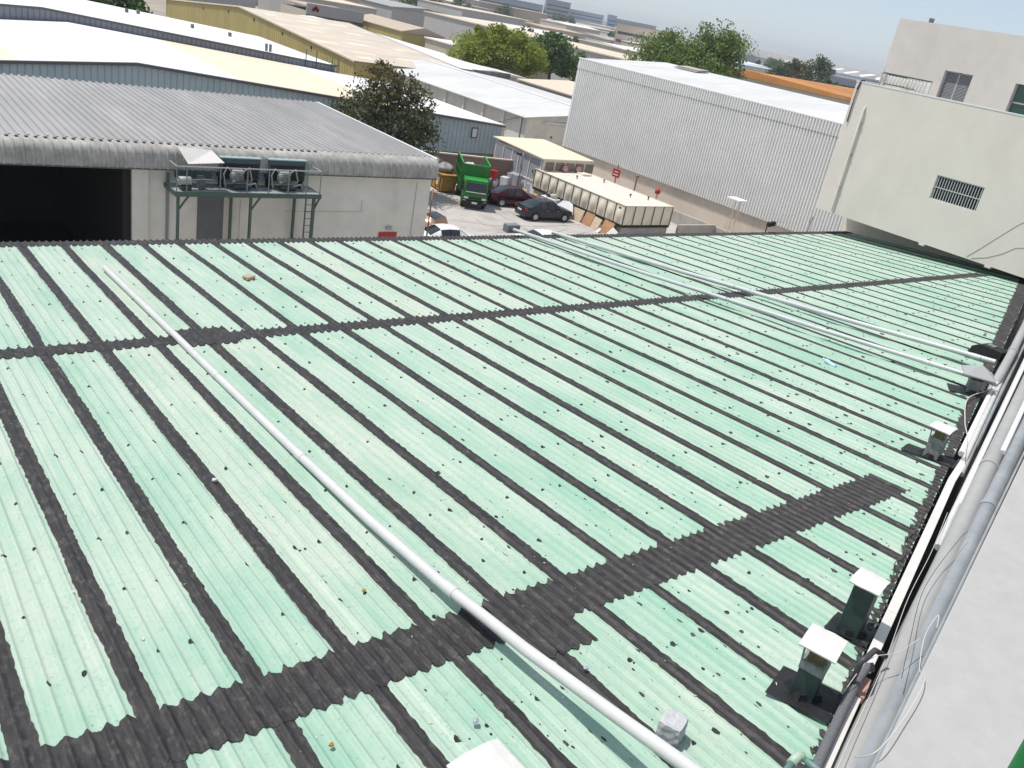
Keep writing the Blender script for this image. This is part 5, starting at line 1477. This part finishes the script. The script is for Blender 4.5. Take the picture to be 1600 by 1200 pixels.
for i,(x,y,r_,h_) in enumerate(far_trees):
    tree('far_tree','small dark green tree among the distant low roofs',(x,y),[(x,y,h_*.62,r_*.62,r_*.6,h_*.40)],700,.55,'leaf_far',.3,60+i,clumps=20,spread=.38,group='trees among the distant roofs',limbs=4)

# ------------------------------------------------------------------ buildings beyond
S=thing('sign_building','grey fascia building with red emblem at the top','building',(93,196,0))
MB().box(86.8,99.8,190.5,204,0,4.5).build('wall','city_wall',S)
fa=MB().obox((93.2,189.2,4.95),(6.5,-.8,0),(.03,.25,0),(0,0,1.15)).build('fascia','city_grey',S)
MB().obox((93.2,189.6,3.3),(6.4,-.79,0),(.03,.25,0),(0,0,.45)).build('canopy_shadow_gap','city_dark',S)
for (dx,dz,r_) in ((-.45,-.12,.42),(.45,-.12,.42),(0,.28,.42)):
    MB().lathe([(r_,-.05),(r_,0.0),(r_*.6,0.0),(r_*.6,-.05)],(88.6+dx,189.47,5.05+dz),'y',18).build('emblem','red',fa)
MB().box(86.6,100,190.4,204.2,5.3,5.6).build('roof','city_tan',S)
simple_bldg('gable_hall','tan roofed hall with yellow gable beside the emblem building',100.5,111,172,196,4.4,'city_tan','clad_yellow',1.3)
simple_bldg('low_shop','long cream shop roof in front of the tan hall',104,116,140,168,4.0,'roof_white','city_wall',0)
L_=simple_bldg('long_parapet_building','long low building with cream parapet and grey wall behind the trees',130,150,118,212,7.6,'city_cream','city_wall2',0)
simple_bldg('orange_roof_building','low building with rusty orange roof behind the corrugated warehouse',152,234,84,152,8.9,'roof_orange','city_wall',1.2,'x')
simple_bldg('blue_roof_building','low blue roofed building left of the orange roof tree clump',240,262,190,222,6.6,'roof_blue','city_wall2',.6)
simple_bldg('cream_hall','cream roofed hall in front of the left corner of the corrugated warehouse',84,104,88,108,4.0,'city_cream','city_wall',0.7)
O_=thing('office_block','long grey office block with dark windows left of the cream terrace','building',(356,222,0))
MB().obox((354,226,4.6),(7.0,-11,0),(9,5.6,0),(0,0,4.6)).build('wall','city_blue',O_); MB().obox((354,226,9.6),(7.2,-11.3,0),(9.2,5.8,0),(0,0,.4)).build('roof','city_grey',O_); MB().obox((349,235,11.0),(2,-3,0),(3,2,0),(0,0,1.2)).build('roof_plant','city_dark',O_)
MB().obox((345.6,219.0,6.2),(3.0,-4.8,0),(.06,.04,0),(0,0,.7)).build('window_band','glass_dark',O_); MB().obox((345.6,219.0,3.2),(5.6,-8.8,0),(.06,.04,0),(0,0,.8)).build('window_band','glass_dark',O_)
SW=thing('sawtooth_factory','very long pale blue sawtooth roofed factory on the horizon','factory',(570,405,0))
dv=Vector((599.9-537.2,360.8-448.7,0)); ln=dv.length; dv/=ln; nv=Vector((-dv.y,dv.x,0))
c0=Vector((537,449,0))-dv*60; LN=ln+180
MB().obox(c0+dv*LN/2-nv*-30+Vector((0,0,4.5)),dv*LN/2,nv*30,Vector((0,0,4.5))).build('wall','city_blue',SW)
for i in range(26):
    p=c0+dv*(LN*i/26); q=c0+dv*(LN*(i+1)/26)
    MB().add([p+Vector((0,0,9)),q+Vector((0,0,9)),q+Vector((0,0,12.3)),p+nv*60+Vector((0,0,9)),q+nv*60+Vector((0,0,9)),q+nv*60+Vector((0,0,12.3))],[(0,1,2),(3,5,4),(0,2,5,3),(1,4,5,2)]).build('sawtooth','city_white' if True else '',SW)
blocks=[((512,741),(561,704),15.0,'city_blue','wide grey blue block rising over the horizon at the top edge'),((564,704),(583,690),21.5,'city_blue','tall grey blue block standing right of the wide one on the horizon'),
        ((711,842),(742,815),17.0,'city_blue','long low blue block on the horizon right of the tall one'),((678,738),(685,732),18.6,'city_blue','narrow blue tower block on the horizon'),((886,950),(930,912),16.9,'city_blue','farthest thin blue block on the horizon'),
        ((308,328),(326,311),13.6,'city_cream','beige block with flat roof left of the large spreading tree'),((328,311),(346,300),12.2,'city_cream','lower beige annex right of the beige flat roofed block'),((330,502),(377,467),9.8,'city_tan','long tan roofed hall at the top edge below the horizon blocks')]
for (a,b,h,m,lab) in blocks:
    a,b=Vector((*a,0)),Vector((*b,0)); d=b-a; nn=Vector((-d.y,d.x,0)).normalized()
    if nn.dot(a)<0: nn=-nn
    t=thing('distant_block',lab,'building',(a+b)/2); w=18
    MB().obox((a+b)/2+nn*w+Vector((0,0,h/2)),d/2,nn*w,Vector((0,0,h/2))).build('wall',m,t); MB().obox((a+b)/2+nn*w+Vector((0,0,h+.2)),d/2*1.01,nn*(w+.3),Vector((0,0,.2))).build('roof','city_grey' if m!='city_tan' else 'city_tan',t)
    k=max(2,int(d.length/5)); rows_=max(1,int(h/4))
    if m!='city_tan':
        for rr in range(rows_):
            z=2.4+rr*3.6
            if z>h-1.2: break
            MB().obox((a+b)/2-nn*.05+Vector((0,0,z)),d/2*.92,nn*.05,Vector((0,0,.6))).build('window_band','city_dark',t)
rt=random.Random(5)
extra_trees=[]
while len(extra_trees)<46:
    a_=rt.uniform(math.radians(22),math.radians(62)); d_=rt.uniform(190,760)
    extra_trees.append((d_*math.sin(a_),d_*math.cos(a_),rt.uniform(3,6.5),rt.uniform(4,8.5)))
occupied=[(50,112,100,215),(110,152,110,215),(145,240,75,160),(236,305,180,225),(335,375,205,240)]
def in_view(x,y,z=4):
    v=Vector((x,y,z-CAMZ)); d=v.dot(F)
    if d<=1: return False
    px=800+1342.15*v.dot(Rv)/d; py=600-1342.15*v.dot(Uv)/d
    return -60<px<1400 and -40<py<140
pal=['city_white','city_white','city_cream','roof_white','city_tan','city_grey','city_cream','roof_blue']
wal=['city_wall','city_wall2','city_wall','city_cream']
nt_=0
for i,(x,y,r_,h_) in enumerate(extra_trees):
    if not in_view(x,y) or any(a-2<x<b+2 and c-2<y<d+2 for a,b,c,d in occupied): continue
    far_trees.append((x,y,r_,h_))
    tree('far_tree','small dark green tree among the distant low roofs',(x,y),[(x,y,h_*.62,r_*.7,r_*.6,h_*.40)],450,.6,'leaf_far',.3,160+i,clumps=14,spread=.42,group='trees among the distant roofs',limbs=3)
cnt=0
def try_city(x,y,cell):
    global cnt
    if not in_view(x,y): return
    if any(a-cell*.4<x<b+cell*.4 and c-cell*.4<y<d+cell*.4 for a,b,c,d in occupied): return
    for tx,ty,r_,h_ in far_trees:
        if abs(tx-x)<min(cell*.5,16) and abs(ty-y)<min(cell*.5,16): return
    if random.random()<.06: return
    w,l=cell*random.uniform(.28,.45),cell*random.uniform(.28,.46)
    h=random.uniform(3.5,7.5)+(random.random()<.1)*2.5
    ri=random.choice((0,.6,1.0,0))
    cnt+=1
    rm=random.choice(pal)
    cw={'city_white':'white','roof_white':'bright white','city_cream':'cream','city_tan':'tan','city_grey':'grey','roof_blue':'pale blue'}[rm]
    dd=math.hypot(x,y)
    zone='just beyond the emblem building and trees' if dd<330 else ('in the middle distance of the crowded roofs' if dd<700 else 'in the farthest hazy band below the horizon')
    simple_bldg('distant_warehouse',('low gabled' if ri else 'low flat')+' '+cw+' roofed warehouse '+zone,x-w,x+w,y-l,y+l,h,rm,random.choice(wal),ri,random.choice('xy'),('gabled ' if ri else 'flat ')+cw+' warehouses '+zone)
for cell,d0,d1 in ((30,120,330),(44,330,700),(80,700,1600)):
    for i in range(0,int(1500/cell)):
        for j in range(0,int(1700/cell)):
            x,y=i*cell+20+random.uniform(-.08,.08)*cell,j*cell+random.uniform(-.08,.08)*cell
            dd=math.hypot(x,y)
            if d0<=dd<d1 and x>56 and y>90 and not(y<112 and x<110): try_city(x,y,cell)
print('city buildings',cnt)

# ------------------------------------------------------------------ dusty air
hz = MB().box(-1800,2200,-1800,2200,-1.0,34.0).build('haze','roof_white')
hm = bpy.data.materials.new('dusty_air'); hm.use_nodes = True
for n in list(hm.node_tree.nodes):
    if n.type != 'OUTPUT_MATERIAL': hm.node_tree.nodes.remove(n)
vn = hm.node_tree.nodes.new('ShaderNodeVolumePrincipled')
vn.inputs['Color'].default_value = (0.86, 0.92, 1.0, 1)
vn.inputs['Density'].default_value = 0.00022
vn.inputs['Anisotropy'].default_value = 0.2
hm.node_tree.links.new(vn.outputs[0], [n for n in hm.node_tree.nodes if n.type == 'OUTPUT_MATERIAL'][0].inputs['Volume'])
hz.data.materials.clear(); hz.data.materials.append(hm)
stuff(hz)
